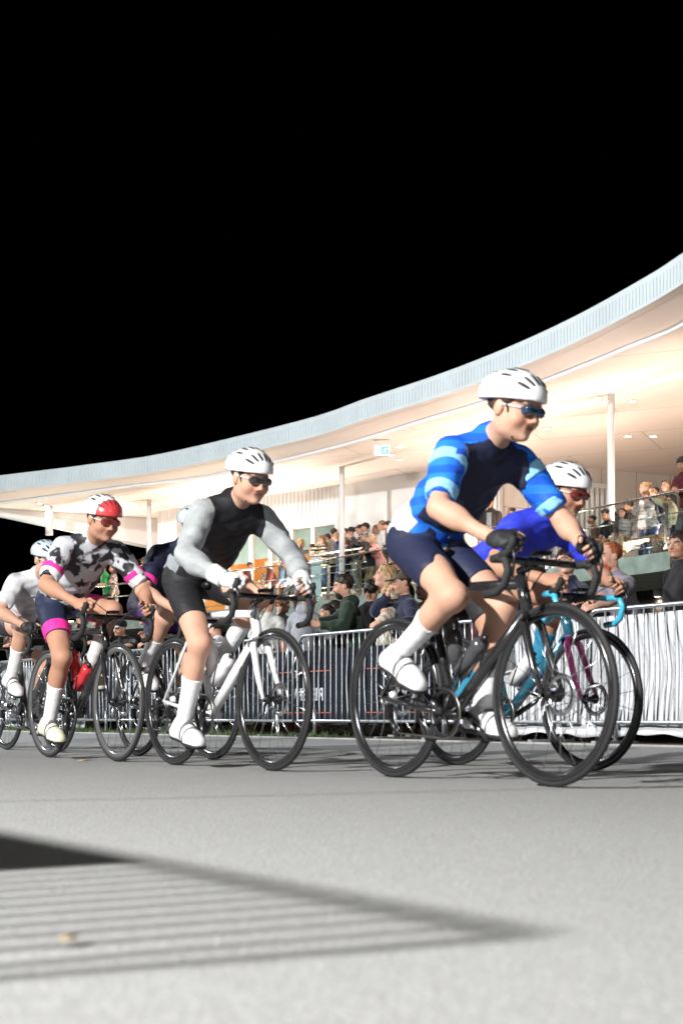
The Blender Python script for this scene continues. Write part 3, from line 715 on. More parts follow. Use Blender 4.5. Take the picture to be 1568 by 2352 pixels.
    if bottle_m:
        for p0, p1 in (((.49, 0, .385), (.63, 0, .5)), ((.375, 0, .46), (.325, 0, .63))):
            p0, p1 = V(*p0), V(*p1); d = p1 - p0
            off = V(d[2], 0, -d[0]); off = off / np.linalg.norm(off) * (-.064 if p0[0] > .45 else .062)
            p0 = p0 + off; p1 = p1 + off
            bo = MB().tube([p0, p0 + d * .62, p0 + d * .72, p0 + d * .8, p0 + d * 1.0, p0 + d * 1.05], [.036, .036, .031, .036, .034, .012], 16).build('bottle', bottle_m, b)
            MB().tube([p0 + d * 1.05, p0 + d * 1.2], [.012, .01], 10).build('bottle_cap', DARKM, bo)
            MB().tube([p0 - off * .4 + V(0, -.03, 0), p0 + d * .45 + V(0, -.039, 0), p0 + d * .6 + off * .2 + V(0, -.034, 0)], .004, 6).tube([p0 - off * .4 + V(0, .03, 0), p0 + d * .45 + V(0, .039, 0), p0 + d * .6 + off * .2 + V(0, .034, 0)], .004, 6).build('bottle_cage', CARB, b)
    return b
def rider_joints(crank, lean, head_pitch=-14, yaw=0., sc=1.0, toe=12, hands='hoods', reach=0., side=0.):
    up = V(0, 0, 1); J = dict(sc=sc, up=V(-.2, 0, 1), hs=1.0)
    P = V(.215, 0, 1.005); le = R(lean); ax = V(math.cos(le), 0, math.sin(le))
    Nk = P + ax * .525 * sc + V(0, side, 0); J['P'], J['N'] = P, Nk; lat = V(0, -1, 0); J['lat'] = lat; J['hipf'] = V(1, 0, -.55)
    hp = R(head_pitch); hy = R(yaw); fw = V(math.cos(hp) * math.cos(hy), math.cos(hp) * math.sin(hy), math.sin(hp)); J['HR'] = gaze(fw, V(0, 0, 1))
    J['head'] = Nk + V(.152, 0, .108) * sc
    a = unit(Nk - P)
    for s, sg in (('R', -1), ('L', 1)):
        A = dict(sh=Nk + V(0, sg * .17 * sc, 0) - a * .055 * sc + V(.02, 0, -.02))
        wr = V(.925 + reach, sg * .222, .905) if hands == 'hoods' else V(.905, sg * .222, .80)
        A['el'], A['wr'] = ik(A['sh'], wr, .29 * sc, .265 * sc, V(-.15, sg * .8, -.6))
        A['hd'] = V(1, -sg * .12, -.12) if hands == 'hoods' else V(.9, -sg * .1, -.5); A['pn'] = V(-.1, -sg * .75, -.7); A['curl'] = .95
        q = crank if s == 'R' else crank + math.pi
        pd = V(.41 + .17 * math.cos(q), sg * .125, .27 + .17 * math.sin(q))
        tq = R(toe + 14 * max(0, math.sin(q)) - 6 * math.cos(q)); ft = V(math.cos(tq), 0, -math.sin(tq)); dn = V(-math.sin(tq), 0, -math.cos(tq))
        A['ft'], A['dn'] = ft, dn; A['hip'] = P + V(.0, sg * .088 * sc, -.045)
        an = pd - ft * .125 * sc - dn * (.084 * sc + .012)
        A['kn'], A['an'] = ik(A['hip'], an, .445 * sc, .435 * sc, V(1, sg * .06, .3)); J[s] = A
    return J
FLOOD, FASCIA_FILL, DOWN, UP, ROOM, EXPO, FSTOP = 13000., 19500., 130., 285., 70., 0., 4.5
QUICK = False
# ------------------------------------------------------------------ ground, road, verge
def asphalt():
    m = mat('asphalt', (.25, .245, .235), .93, spec=.25)
    nt = m.node_tree; b = nt.nodes['Principled BSDF']; L = nt.links.new; tc = nt.nodes.new('ShaderNodeTexCoord')
    def noise(sc, det=3, rough=.6):
        n = nt.nodes.new('ShaderNodeTexNoise'); n.inputs['Scale'].default_value = sc; n.inputs['Detail'].default_value = det; n.inputs['Roughness'].default_value = rough
        L(tc.outputs['Object'], n.inputs['Vector']); return n.outputs['Fac']
    vo = nt.nodes.new('ShaderNodeTexVoronoi'); vo.inputs['Scale'].default_value = 130; L(tc.outputs['Object'], vo.inputs['Vector'])
    sp = nt.nodes.new('ShaderNodeSeparateColor'); L(vo.outputs['Color'], sp.inputs[0])
    def M(op, a, c):
        n = nt.nodes.new('ShaderNodeMath'); n.operation = op
        for i, q in enumerate((a, c)):
            if isinstance(q, (int, float)): n.inputs[i].default_value = q
            else: L(q, n.inputs[i])
        return n.outputs[0]
    fac = M('ADD', M('MULTIPLY', sp.outputs[0], .5), M('ADD', M('MULTIPLY', noise(420, 2), .3), M('ADD', M('MULTIPLY', noise(28, 5), .22), M('ADD', .12, M('MULTIPLY', noise(.9, 6), .22)))))
    cr = nt.nodes.new('ShaderNodeValToRGB'); e = cr.color_ramp.elements
    e[0].position = .38; e[0].color = (.215, .217, .217, 1); e[1].position = 1.05 if False else 1.0; e[1].color = (.315, .318, .318, 1)
    L(fac, cr.inputs[0]); L(cr.outputs[0], b.inputs['Base Color'])
    bp = nt.nodes.new('ShaderNodeBump'); bp.inputs['Strength'].default_value = .5; bp.inputs['Distance'].default_value = .004
    L(M('ADD', vo.outputs['Distance'], M('MULTIPLY', noise(300, 3), .6)), bp.inputs['Height']); L(bp.outputs[0], b.inputs['Normal'])
    return m
def zground(s): return .0 if s < 5 else (.03 * min(1, (s - 5) / 3) if s <= 8 else (.04 + .12 * min(2.6, max(0, s - 8.7)) if s < 30 else .35))
def strip(name, s0, s1, t0, t1, m, kind, ns=1, nt=1, dz=0., zf=zground):
    v, f = [], []
    for i in range(ns + 1):
        for j in range(nt + 1):
            s = s0 + (s1 - s0) * i / ns; v.append(tuple(st(s, t0 + (t1 - t0) * j / nt, zf(s) + dz)))
    for i in range(ns):
        for j in range(nt): a = i * (nt + 1) + j; f.append((a, a + 1, a + nt + 2, a + nt + 1))
    b = MB(); b.v, b.f, b.sm = v, f, [True] * len(f); return tag(b.build(name, m), None, None, None, kind)
dirt = mat('bare_earth', (.045, .04, .03), .95, var=.4, vscale=3, bump=.6, bscale=20)
strip('ground', -320, 320, -300, 320, mat('night_field', (.03, .035, .025), .95, var=.3, vscale=.4), 'structure', 1, 1, 0, lambda s: -.06)
strip('road', -14, 8.0, -40, 160, asphalt(), 'structure', 44, 1)
strip('verge', 8.04, 13, -30, 150, dirt, 'structure', 20, 1, 0.0)
strip('forecourt', 13, 40, -30, 150, mat('forecourt_concrete', (.16, .155, .15), .85, var=.2, vscale=2), 'structure', 4, 1, 0.0, lambda s: .55)
kb = MB(); kb.prism([st(8.0, 150)[:2], st(8.0, -30)[:2], st(8.045, -30)[:2], st(8.045, 150)[:2]], -.02, .046)
tag(kb.build('kerb', mat('kerb_concrete', (.3, .29, .27), .85, var=.2, vscale=3)), kind='structure')
def grass():
    rs = np.random.RandomState(5); n = 15000; v, f = [], []
    for i in range(n):
        s = 8.06 + abs(rs.normal(0, .42)); t = rs.uniform(12.5, 36); z = zground(max(s, 8.06))
        if s < 8.5: z = .03
        if rs.rand() > (1.0 if t > 15 else .45): continue
        p = st(s, t, z); h = rs.uniform(.025, .075) * (1 + .4 * math.sin(t * 3.1)); a = rs.uniform(0, 6.28); w = .0035
        d = V(math.cos(a), math.sin(a), 0); le = V(rs.normal(0, .4), rs.normal(0, .4), 0) * h; k = len(v)
        v += [tuple(p - d * w), tuple(p + d * w), tuple(p + le * .4 + d * w * .7 + V(0, 0, h * .6)), tuple(p + le * .4 - d * w * .7 + V(0, 0, h * .6)), tuple(p + le + V(0, 0, h))]
        f += [(k, k + 1, k + 2, k + 3), (k + 3, k + 2, k + 4)]
    b = MB(); b.v, b.f, b.sm = v, f, [False] * len(f)
    tag(b.build('grass', mat('grass_blades', (.075, .13, .025), .6, var=.5, vscale=2.5)), kind='stuff')
grass()
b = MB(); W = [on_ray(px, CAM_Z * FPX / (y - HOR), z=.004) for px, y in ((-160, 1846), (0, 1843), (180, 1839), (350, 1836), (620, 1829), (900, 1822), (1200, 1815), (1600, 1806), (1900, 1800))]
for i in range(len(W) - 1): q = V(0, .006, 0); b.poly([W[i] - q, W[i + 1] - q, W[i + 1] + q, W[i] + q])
tag(b.build('cable_shadow', mat('cable_shadow_grey', (.11, .11, .11), .8, var=.4, vscale=9)), kind='structure')  # thin grey strip paints a cable's shadow onto the road
for (px, y, rz, sz) in ((193, 1752, .4, .045), (160, 2175, 1.2, .022)):
    d = CAM_Z * FPX / (y - HOR); p = on_ray(px, d, z=.006); b = MB()
    pts = [(-1, 0, 0), (-.4, .45, .12), (.3, .4, .3), (1, 0, .1), (.3, -.4, .25), (-.4, -.42, .1)]
    c, s_ = math.cos(rz), math.sin(rz); W = [V(p[0] + sz * (c * x - s_ * y_), p[1] + sz * (s_ * x + c * y_), .008 + sz * z) for x, y_, z in pts]
    b.poly([W[0], W[1], W[2], W[3]], True).poly([W[0], W[3], W[4], W[5]], True)
    o = b.build('fallen_leaf', mat('dry_leaf', (.4, .33, .24), .7, var=.3, vscale=60)); so = o.modifiers.new('thickness', 'SOLIDIFY'); so.thickness = .0015
    tag(o, ('curled dry tan leaf lying on the road near the left wheel tracks' if y < 1900 else 'tiny pale tan leaf among the barrier shadow stripes'), 'leaf', 'dry leaves on the road')
# ------------------------------------------------------------------ crowd-control barriers
GALV = mat('galvanised_steel', (.42, .44, .46), .42, .85, var=.22, vscale=18, bump=.12, bscale=90)
def bar_mesh(bend):
    x = 0.; r = .0085; pts = []
    for z in np.linspace(.17, 1.085, 9):
        q = (z - .17) / .915; pts.append((bend * math.exp(-((q - .45) / .22) ** 2), 0, z))
    return MB().tube(pts, r, 8)
_bars = []
def barrier(p0, p1, z0, label, group, seed, wob=.4, cr=.13, n=19, rr=.0185, br=1.0):
    """p0 -> p1 in plan; the panel has rounded top corners, upright bars, two cross feet"""
    p0, p1 = np.array(p0, float), np.array(p1, float); L = np.linalg.norm(p1 - p0); rz = math.atan2(p1[1] - p0[1], p1[0] - p0[0])
    c = (p0 + p1) / 2; b = empty('crowd_barrier', (c[0], c[1], z0), rz); tag(b, label, 'barrier', group)
    w = L / 2 - .04; f = MB(); pts = [(-w, 0, .17), (-w, 0, 1.1 - cr)]
    for q in np.linspace(0, math.pi / 2, 6): pts.append((-w + cr - cr * math.cos(q), 0, 1.1 - cr + cr * math.sin(q)))
    pts += [(w - cr + cr * math.sin(q), 0, 1.1 - cr + cr * math.cos(q)) for q in np.linspace(0, math.pi / 2, 6)] + [(w, 0, .17)]
    f.tube(pts, rr, 10, closed=True); f.build('frame', GALV, b)
    rs = np.random.RandomState(seed)
    for i in range(n):
        if len(_bars) < 5:
            for q in (0, .012, -.014, .03, -.026):
                o = bar_mesh(q).build('bar', GALV, b); _bars.append(o.data); COL.objects.unlink(o); bpy.data.objects.remove(o)
        j = 0 if rs.rand() > wob else rs.randint(1, 5)
        o = link(bpy.data.objects.new('bar', _bars[j]), b); o.location = (-w + (i + 1) * 2 * w / (n + 1), 0, 0)
        x = abs(o.location[0]); o.scale = (br, br, .965 if x > w - .12 and cr > .1 else 1)
    for sx in (-1, 1):
        x = sx * (w - .33)
        MB().tube([(x, 0, .30), (x, 0, .02)], .021, 10).box((x, 0, .012), (.05, .5, .02)).build('foot', GALV, b)
    h = MB(); h.tube([(w + .018, 0, .72), (w + .06, 0, .72), (w + .06, 0, .6)], .008, 6); h.box((w + .005, 0, .72), (.03, .05, .035)); h.build('hook', GALV, b)
    return b
SB = 8.39; ZB = .04
cuts_t = [2.0, 4.22, 6.47, 8.72, 10.97, 13.2, 15.45, 17.7, 19.95, 22.2, 24.45, 26.7]
blab = ['barrier beyond the right edge, in front of the white sheet', 'barrier running out of the right edge in front of the white sheet', 'galvanised barrier in front of the white sheet below the startled woman',
        'barrier behind the blue rider with the wide leg, dark banner tied to it', 'barrier the bearded man leans on, mirrored dark banner behind its bars', 'barrier below the grey hooded woman, behind the white bike',
        'barrier below the man in the white-brimmed cap, with a mirrored lettered banner', 'barrier behind the rider with pink cuffs, silver sheet behind it', 'barrier behind the pale-helmeted rider at the left, silver sheet behind it',
        'far barrier at the left edge behind the magenta rider', 'farthest barrier out past the left edge']
for i in range(1, len(cuts_t) - 1):
    barrier(st(SB, cuts_t[i + 1])[:2] + U[:2] * .012, st(SB, cuts_t[i])[:2] - U[:2] * .012, ZB, blab[i], 'crowd barriers along the road', 20 + i, .45 if i in (2, 3, 4) else .2)
def sheet(name, t0, t1, s, z0, z1, m, amp, seed, label, group, bulge=.03, nx=120, nz=40):
    rs = np.random.RandomState(seed); ph = rs.uniform(0, 6.28, 8); v, f = [], []
    for i in range(nx + 1):
        for j in range(nz + 1):
            a, c = i / nx, j / nz; t = t0 + (t1 - t0) * a; z = z0 + (z1 - z0) * c
            y = amp * (math.sin(t * 9 + ph[0] + 1.5 * math.sin(c * 3 + ph[1])) * .5 + math.sin(t * 23 + ph[2] + c * 4) * .25 + math.sin(c * 11 + t * 3 + ph[3]) * .3) + bulge * math.sin(math.pi * c) * (.6 + .4 * math.sin(t * 2.6 + ph[4]))
            if c < .02: z += .015 * math.sin(t * 5 + ph[5]) + .008 * math.sin(t * 17)
            v.append(tuple(st(s + y, t, z)))
    for i in range(nx):
        for j in range(nz): k = i * (nz + 1) + j; f.append((k, k + 1, k + nz + 2, k + nz + 1))
    b = MB(); b.v, b.f, b.sm = v, f, [True] * len(f); o = b.build(name, m)
    so = o.modifiers.new('thickness', 'SOLIDIFY'); so.thickness = .002
    return tag(o, label, 'banner' if name == 'banner' else 'sheet', group)
WHITEF = mat('white_sheet', (.6, .61, .64), .75, var=.05, vscale=3, bump=.2, bscale=14)
SILV = blotch('silver_sheet', (.05, .055, .06), (.36, .38, .39), 4.5, .4, .4, .6)
NAVYB = mat('dark_banner', (.016, .018, .026), .9, var=.25, vscale=5, bump=.25, bscale=12, spec=.08)
sheet('sheet', 4.25, 10.0, SB + .055, .10, 1.09, WHITEF, .02, 3, 'bright white fabric sheet hung behind the right-hand barriers', None, .05, 260)
bn = sheet('banner', 10.03, 15.5, SB + .05, .2, .98, NAVYB, .006, 4, 'dark navy banner with mirrored grey letters and thin orange lines', 'banners tied behind the barriers', .012, 200)
bl = sheet('banner', 15.55, 18.9, SB + .05, .22, .95, NAVYB, .006, 6, 'dark banner with large mirrored grey letters beside the silver sheet', 'banners tied behind the barriers', .012, 120)
sheet('sheet', 18.95, 27.0, SB + .055, .1, 1.05, SILV, .03, 5, 'crumpled silver grey sheet behind the left-hand barriers', None, .03, 260)
GLET = mat('banner_grey_ink', (.5, .52, .58), .6, var=.12, vscale=40)
def lettering(parent, txt, t, s, z, size, m, mirror=True, xs=1.0, bold=.0):
    cu = bpy.data.curves.new('lettering', 'FONT'); cu.body = txt; cu.size = size; cu.extrude = .001; cu.align_x = 'CENTER'; cu.offset = bold; cu.space_character = 1.15
    o = bpy.data.objects.new('lettering', cu); COL.objects.link(o); dg = bpy.context.evaluated_depsgraph_get(); me = bpy.data.meshes.new_from_object(o.evaluated_get(dg))
    COL.objects.unlink(o); bpy.data.objects.remove(o)
    o = bpy.data.objects.new('lettering', me); me.materials.append(m); link(o, parent)
    p = st(s, t, z); rz = math.atan2(U[1], U[0])
    o.matrix_world = Matrix.Translation(p.tolist()) @ Matrix.Rotation(rz, 4, 'Z') @ Matrix.Rotation(math.pi / 2, 4, 'X') @ Matrix.Diagonal((-xs if mirror else xs, 1, 1, 1))
    return o
lettering(bn, 'RESERV', 13.02, SB + .036, .435, .19, GLET, True, .92, .004); lettering(bn, 'SERVI', 11.25, SB + .036, .435, .19, GLET, True, 1.0, .004)
lettering(bl, 'ACUS', 17.15, SB + .036, .50, .30, GLET, True, 1.25, .012)
ol = mat('orange_ink', (.42, .07, .03), .6)
b = MB()
for t0, t1 in ((12.55, 13.6), (10.6, 11.9)):
    for z in (.3, .75):
        p = [st(SB + .037, t0, z - .006), st(SB + .037, t1, z - .006), st(SB + .037, t1, z + .006), st(SB + .037, t0, z + .006)]; b.poly(p)
o = b.build('orange_line', ol, bn); so = o.modifiers.new('thickness', 'SOLIDIFY'); so.thickness = .002
# the barrier on the near side of the road, left of the camera: its shadow falls across the foreground
tipd = CAM_Z * FPX / (2160 - HOR); TIP = on_ray(1290, tipd, z=0); RAYD = V(.90, .433, 0); RAYD /= np.linalg.norm(RAYD)
LAMP_H, LAMP_S = 5.25, 7.5
LAMP = TIP - RAYD * LAMP_S + V(0, 0, LAMP_H)
tb = LAMP_S * 1.1 / LAMP_H                       # shadow length of a 1.1 m barrier end post
PB = TIP - RAYD * tb
barrier((PB + U * .005)[:2], (PB - U * 2.3)[:2], 0, 'near-side barrier left of the view, striping the foreground road with its shadow', 'crowd barriers on the near side', 55, .1, .03, 29, .014, 1.15)
barrier((PB - U * 2.33)[:2], (PB - U * 4.63)[:2], 0, 'second near-side barrier left of the view, throwing the dark shadow wedge', 'crowd barriers on the near side', 56, .1, .03, 29, .014, 1.15)
b = MB(); q0, q1 = PB - U * .84, PB - U * 4.6; off = -N * .03; b.prism([(q0 + off)[:2], (q0 + off + N * .004)[:2], (q1 + off + N * .004)[:2], (q1 + off)[:2]], .1, 1.12)
tag(b.build('banner', NAVYB), 'dark banner on the near-side barriers, its shadow a black wedge at left', 'banner', 'banners tied on the near-side barriers')
# ------------------------------------------------------------------ pavilion
WHITE = mat('white_cladding', (.8, .8, .79), .5, var=.03, vscale=1.2)
SOFF = mat('soffit_board', (.86, .77, .7), .6, var=.02, vscale=.6)
FASC = mat('fascia_white', (.72, .79, .81), .45, var=.05, vscale=1.5)
CONC = mat('slab_concrete', (.36, .42, .38), .85, var=.25, vscale=3.5, bump=.3, bscale=25)
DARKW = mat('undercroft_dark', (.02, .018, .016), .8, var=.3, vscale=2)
GLASS = clear_glass('balustrade_glass', (.93, .97, .955))
STAIN = mat('brushed_steel', (.6, .6, .58), .28, 1.0, var=.15, vscale=20)
ZF, ZC, ZT = 3.4, 7.0, 7.6
bld = empty('pavilion', tuple(st(22, 30, 0))); tag(bld, 'white pavilion with a sweeping curved roof and a lit first-floor terrace', 'building')
def bpart(o):
    o.parent = bld; o.matrix_parent_inverse = Matrix.Translation(-Vector(st(22, 30, 0).tolist())); return o
def spline(P, step=.6):
    P = [np.array(p, float) for p in P]; out = []
    for i in range(len(P) - 1):
        a, b_, c, d = P[max(i - 1, 0)], P[i], P[i + 1], P[min(i + 2, len(P) - 1)]; n = max(2, int(np.linalg.norm(c - b_) / step))
        for k in range(n):
            q = k / n; out.append(.5 * (2 * b_ + (c - a) * q + (2 * a - 5 * b_ + 4 * c - d) * q * q + (3 * b_ - a - 3 * c + d) * q ** 3))
    out.append(P[-1]); return out
fas_px = [(0, 1092), (210, 1066), (390, 1038), (700, 963), (840, 915), (1000, 862), (1150, 804), (1300, 736), (1440, 660), (1568, 580)]
fpts = [on_ray(px, (ZT - CAM_Z) * FPX / (HOR - y), z=0)[:2] for px, y in fas_px]
e0 = fpts[0] + (fpts[0] - fpts[1]) * .9 + V(-.6, -.8) * .0; e0b = e0 + (fpts[0] - fpts[1]) * 1.3 + V(.5, -1.0); e1 = fpts[-1] + (fpts[-1] - fpts[-2]) * 1.6 + V(-.3, -.2); e1b = e1 + (fpts[-1] - fpts[-2]) * 2 + V(-1.2, -.5)
FC = spline([e0b, e0] + fpts + [e1, e1b], .25)
def resample(P, step):
    P = np.array(P); d = np.r_[0, np.cumsum(np.linalg.norm(np.diff(P, axis=0), axis=1))]; n = int(d[-1] / step); q = np.linspace(0, d[-1], n + 1)
    return np.stack([np.interp(q, d, P[:, 0]), np.interp(q, d, P[:, 1])], 1)
FC = resample(FC, .115)
tg = np.gradient(FC, axis=0); tg /= np.linalg.norm(tg, axis=1)[:, None]; nrm = np.stack([-tg[:, 1], tg[:, 0]], 1)   # away from the road
if (nrm[len(nrm) // 2] @ N[:2]) < 0: nrm = -nrm
def ribbon(b, A, za, B, zb, smooth=True):
    n0 = len(b.v); m = len(A)
    for i in range(m): b.v += [(A[i][0], A[i][1], za if np.isscalar(za) else za[i]), (B[i][0], B[i][1], zb if np.isscalar(zb) else zb[i])]
    for i in range(m - 1): b.f.append((n0 + 2 * i, n0 + 2 * i + 1, n0 + 2 * i + 3, n0 + 2 * i + 2)); b.sm.append(smooth)
ZFB = 7.115
b = MB()
ribbon(b, FC, ZFB, FC, ZFB + .065); ribbon(b, FC, ZT - .1, FC, ZT); ribbon(b, FC, ZT, FC + nrm * .35, ZT + .01)
ribbon(b, FC + nrm * .016, ZFB + .06, FC + nrm * .016, ZT - .095)
ribbon(b, FC, ZFB + .065, FC + nrm * .03, ZFB + .065); ribbon(b, FC, ZT - .1, FC + nrm * .03, ZT - .1)
for i in range(len(FC) - 1):
    p, t_, n_ = FC[i], tg[i], nrm[i]; w = .046
    b.poly([(*(p - t_ * w), ZFB + .065), (*(p + t_ * w), ZFB + .065), (*(p + t_ * w), ZT - .1), (*(p - t_ * w), ZT - .1)])
    for sg in (-1, 1): b.poly([(*(p + t_ * w * sg), ZFB + .065), (*(p + t_ * w * sg + n_ * .03), ZFB + .065), (*(p + t_ * w * sg + n_ * .03), ZT - .1), (*(p + t_ * w * sg), ZT - .1)])
bpart(b.build('fascia', FASC))
trim_px = [(0, 1154), (306, 1114), (492, 1089), (760, 1027), (980, 961), (1140, 912), (1306, 850), (1440, 795), (1568, 740)]
tp = [on_ray(px, (ZC - CAM_Z) * FPX / (HOR - y), z=0)[:2] for px, y in trim_px]
TC_ = resample(spline([FC[0] + nrm[0] * .3, e0 + (tp[0] - fpts[0])] + tp + [e1 + (tp[-1] - fpts[-1]), e1b + (tp[-1] - fpts[-1])], .3), .3)
FCr = resample(FC, np.linalg.norm(np.diff(FC, axis=0), axis=1).sum() / (len(TC_) - 1) * .9999)[:len(TC_)]
m_ = min(len(FCr), len(TC_)); FCr, TC_ = FCr[:m_], TC_[:m_]
b = MB(); nr = np.gradient(FCr, axis=0); nr /= np.linalg.norm(nr, axis=1)[:, None]; nr = np.stack([-nr[:, 1], nr[:, 0]], 1); nr *= np.sign((nr @ N[:2]).mean())
ribbon(b, FCr, ZFB - .001, FCr + nr * .16, ZFB - .015); ribbon(b, FCr + nr * .165, ZFB - .018, TC_, ZC + .012)
bpart(b.build('eaves_soffit', mat('eaves_board', (.86, .76, .7), .6, var=.02, vscale=.6)))
b = MB(); nt_ = np.gradient(TC_, axis=0); nt_ /= np.linalg.norm(nt_, axis=1)[:, None]; nt_ = np.stack([-nt_[:, 1], nt_[:, 0]], 1); nt_ *= np.sign((nt_ @ N[:2]).mean())
ribbon(b, TC_, ZC + .02, TC_, ZC - .05); ribbon(b, TC_, ZC - .05, TC_ + nt_ * .07, ZC - .05); ribbon(b, TC_ + nt_ * .07, ZC - .05, TC_ + nt_ * .07, ZC + .02)
bpart(b.build('soffit_trim', mat('trim_white', (.82, .83, .84), .4)))
# ceiling with narrow board joints
def soffit_mat():
    m = SOFF; nt = m.node_tree; bs = nt.nodes['Principled BSDF']; tc = nt.nodes.new('ShaderNodeTexCoord'); mp = nt.nodes.new('ShaderNodeMapping')
    mp.inputs['Rotation'].default_value = (0, 0, R(24)); nt.links.new(tc.outputs['Object'], mp.inputs[0])
    br = nt.nodes.new('ShaderNodeTexBrick'); br.offset = .5; br.inputs['Scale'].default_value = 1; br.inputs['Mortar Size'].default_value = .012; br.inputs['Brick Width'].default_value = 4.8; br.inputs['Row Height'].default_value = 2.4
    br.inputs['Mortar Smooth'].default_value = .0
    for k in ('Color1', 'Color2'): br.inputs[k].default_value = (.86, .77, .7, 1)
    br.inputs['Mortar'].default_value = (.5, .4, .3, 1); nt.links.new(mp.outputs[0], br.inputs['Vector']); nt.links.new(br.outputs['Color'], bs.inputs['Base Color'])
soffit_mat()
GA = on_ray(366, 48.4, z=0)[:2]; GB = on_ray(0, 46.1, z=0)[:2]; GC_ = GB + (GB - GA) * .55
back = [st(34, 0)[:2], V(24, 52), GA + (GA - GB) * .02 + V(2., 5.0), GA + N[:2] * .4, GB + N[:2] * .4, GC_ + N[:2] * .4]
order = list(TC_[::4]) + [TC_[-1]]
b = MB(); b.poly([(p[0], p[1], ZC) for p in order] + [(p[0], p[1], ZC) for p in (back if order[-1][0] > 0 else back[::-1])])
me_o = b.build('ceiling', SOFF); bm = bmesh.new(); bm.from_mesh(me_o.data); bmesh.ops.triangulate(bm, faces=bm.faces); bm.to_mesh(me_o.data); bm.free(); bpart(me_o)
b = MB()   # roof deck above, closing the volume
deck = [tuple(p) for p in FC[::8]] + [tuple(FC[-1])]
b.poly([(p[0], p[1], ZT + .01) for p in deck] + [(p[0], p[1], ZT + .01) for p in back]); ro = b.build('roof', WHITE); bm = bmesh.new(); bm.from_mesh(ro.data); bmesh.ops.triangulate(bm, faces=bm.faces); bm.to_mesh(ro.data); bm.free(); bpart(ro)
# hanging gable panel at the far left
gd = unit(np.r_[GB - GA, 0]); b = MB(); zA, zB = 5.96, 6.78; zc = zB + (zB - zA) * .55
gn = V(-gd[1], gd[0], 0); gn = gn if gn @ N > 0 else -gn
P4 = [GA, GB, GC_]; Z4 = [zA, zB, min(6.98, zc)]
for i in range(2):
    a, c = P4[i], P4[i + 1]; b.prism([a, c, c + gn[:2] * .15, a + gn[:2] * .15] if np.cross(c - a, gn[:2]) > 0 else [a, a + gn[:2] * .15, c + gn[:2] * .15, c],
        [Z4[i], Z4[i + 1], Z4[i + 1], Z4[i]] if np.cross(c - a, gn[:2]) > 0 else [Z4[i], Z4[i], Z4[i + 1], Z4[i + 1]], 6.995)
bpart(b.build('gable_panel', WHITE))
b = MB(); b.tube([(*GA, zA - .02), (*GB, zB - .02)], .045, 8); bpart(b.build('gable_edge', FASC))
# walls
W0, W1, W2, W3 = on_ray(362, 46.7, z=0)[:2], on_ray(910, 40.0, z=0)[:2], on_ray(1146, 37.2, z=0)[:2], on_ray(1568, 40.0, z=0)[:2]; W4 = W3 + (W3 - W2) * .9
wd = unit(np.r_[W1 - W0, 0])[:2]; wn = V(-wd[1], wd[0]); wn = wn if wn @ N[:2] > 0 else -wn
along = lambda px: (lambda d: V(*on_ray(px, d, z=0)[:2]))((W0[0] * wd[1] - W0[1] * wd[0]) / ((px - 784.) / FPX * wd[1] - wd[0]))
def wallbox(b, a, c, z0, z1, th=.2, n=None):
    n = wn if n is None else n; pts = [a, c, c + n * th, a + n * th]
    if np.cross(c - a, n) < 0: pts = [a, a + n * th, c + n * th, c]
    b.prism(pts, z0, z1)
ZH = 5.95
DO0, DO1 = along(372), along(772)
b = MB(); wallbox(b, W0, DO0, ZF, ZC); wallbox(b, DO0, DO1, ZH, ZC); wallbox(b, DO1, W2, ZF, ZC)
L_ = np.linalg.norm(W2 - W0); k = .06
while k < L_:                                             # upright ribs of the cladding
    p = W0 + wd * k; x = k; dd0, dd1 = np.linalg.norm(DO0 - W0), np.linalg.norm(DO1 - W0)
    z0 = ZH + .06 if dd0 < k < dd1 else ZF + .02
    wallbox(b, p - wd * .035, p + wd * .035, z0, ZC - .01, -.022)
    k += .16
bpart(b.build('wall', WHITE))
b = MB(); d2 = unit(np.r_[W3 - W2, 0])[:2]; n2 = V(-d2[1], d2[0]); n2 = n2 if n2[1] > 0 else -n2
wallbox(b, W2, W4, ZF, ZC, .2, n2)
bpart(b.build('wall', mat('wall_panel', (.72, .66, .6), .5, var=.03, vscale=1.))); 
b = MB()
for z in (4.55, 5.75): wallbox(b, W2 + d2 * .1, W4, z, z + .014, -.004, n2)
for q in (.9, 2.1, 3.3, 4.5, 5.7): wallbox(b, W2 + d2 * q, W2 + d2 * (q + .014), ZF, ZC, -.0035, n2)
bpart(b.build('wall_joint', mat('joint_brown', (.3, .22, .16), .8)))
b = MB(); wallbox(b, W2 - wd * .22, W2 + wd * .12, ZF, ZC, -.16); b.tube([(*(W2 - wn * .35 + d2 * .1), ZF), (*(W2 - wn * .35 + d2 * .1), ZC)], .07, 14); bpart(b.build('pilaster', WHITE))
# slatted window on the right-hand wall
LITW = mat('lit_window_warm', (.9, .8, .65), .4, emit=(1., .74, .45), estr=1.6)
def wray(px): return W2 + d2 * ((lambda k: ((W2[0] - k * W2[1]) / (k * d2[1] - d2[0])))((px - 784.) / FPX))
s0, s1 = wray(1245), wray(1400)
wi = MB(); wallbox(wi, s0, s1, 5.2, 6.45, -.01, n2); wo = bpart(wi.build('window', mat('window_dusk', (.35, .27, .2), .2)))
b = MB(); Lw = np.linalg.norm(s1 - s0); k = 0
while k < Lw: wallbox(b, s0 + d2 * k, s0 + d2 * (k + .07), ZF + .6, 6.5, -.12, n2); k += .17
wallbox(b, s0 - d2 * .05, s1 + d2 * .05, 6.45, 6.58, -.13, n2); bpart(b.build('slat_screen', WHITE))
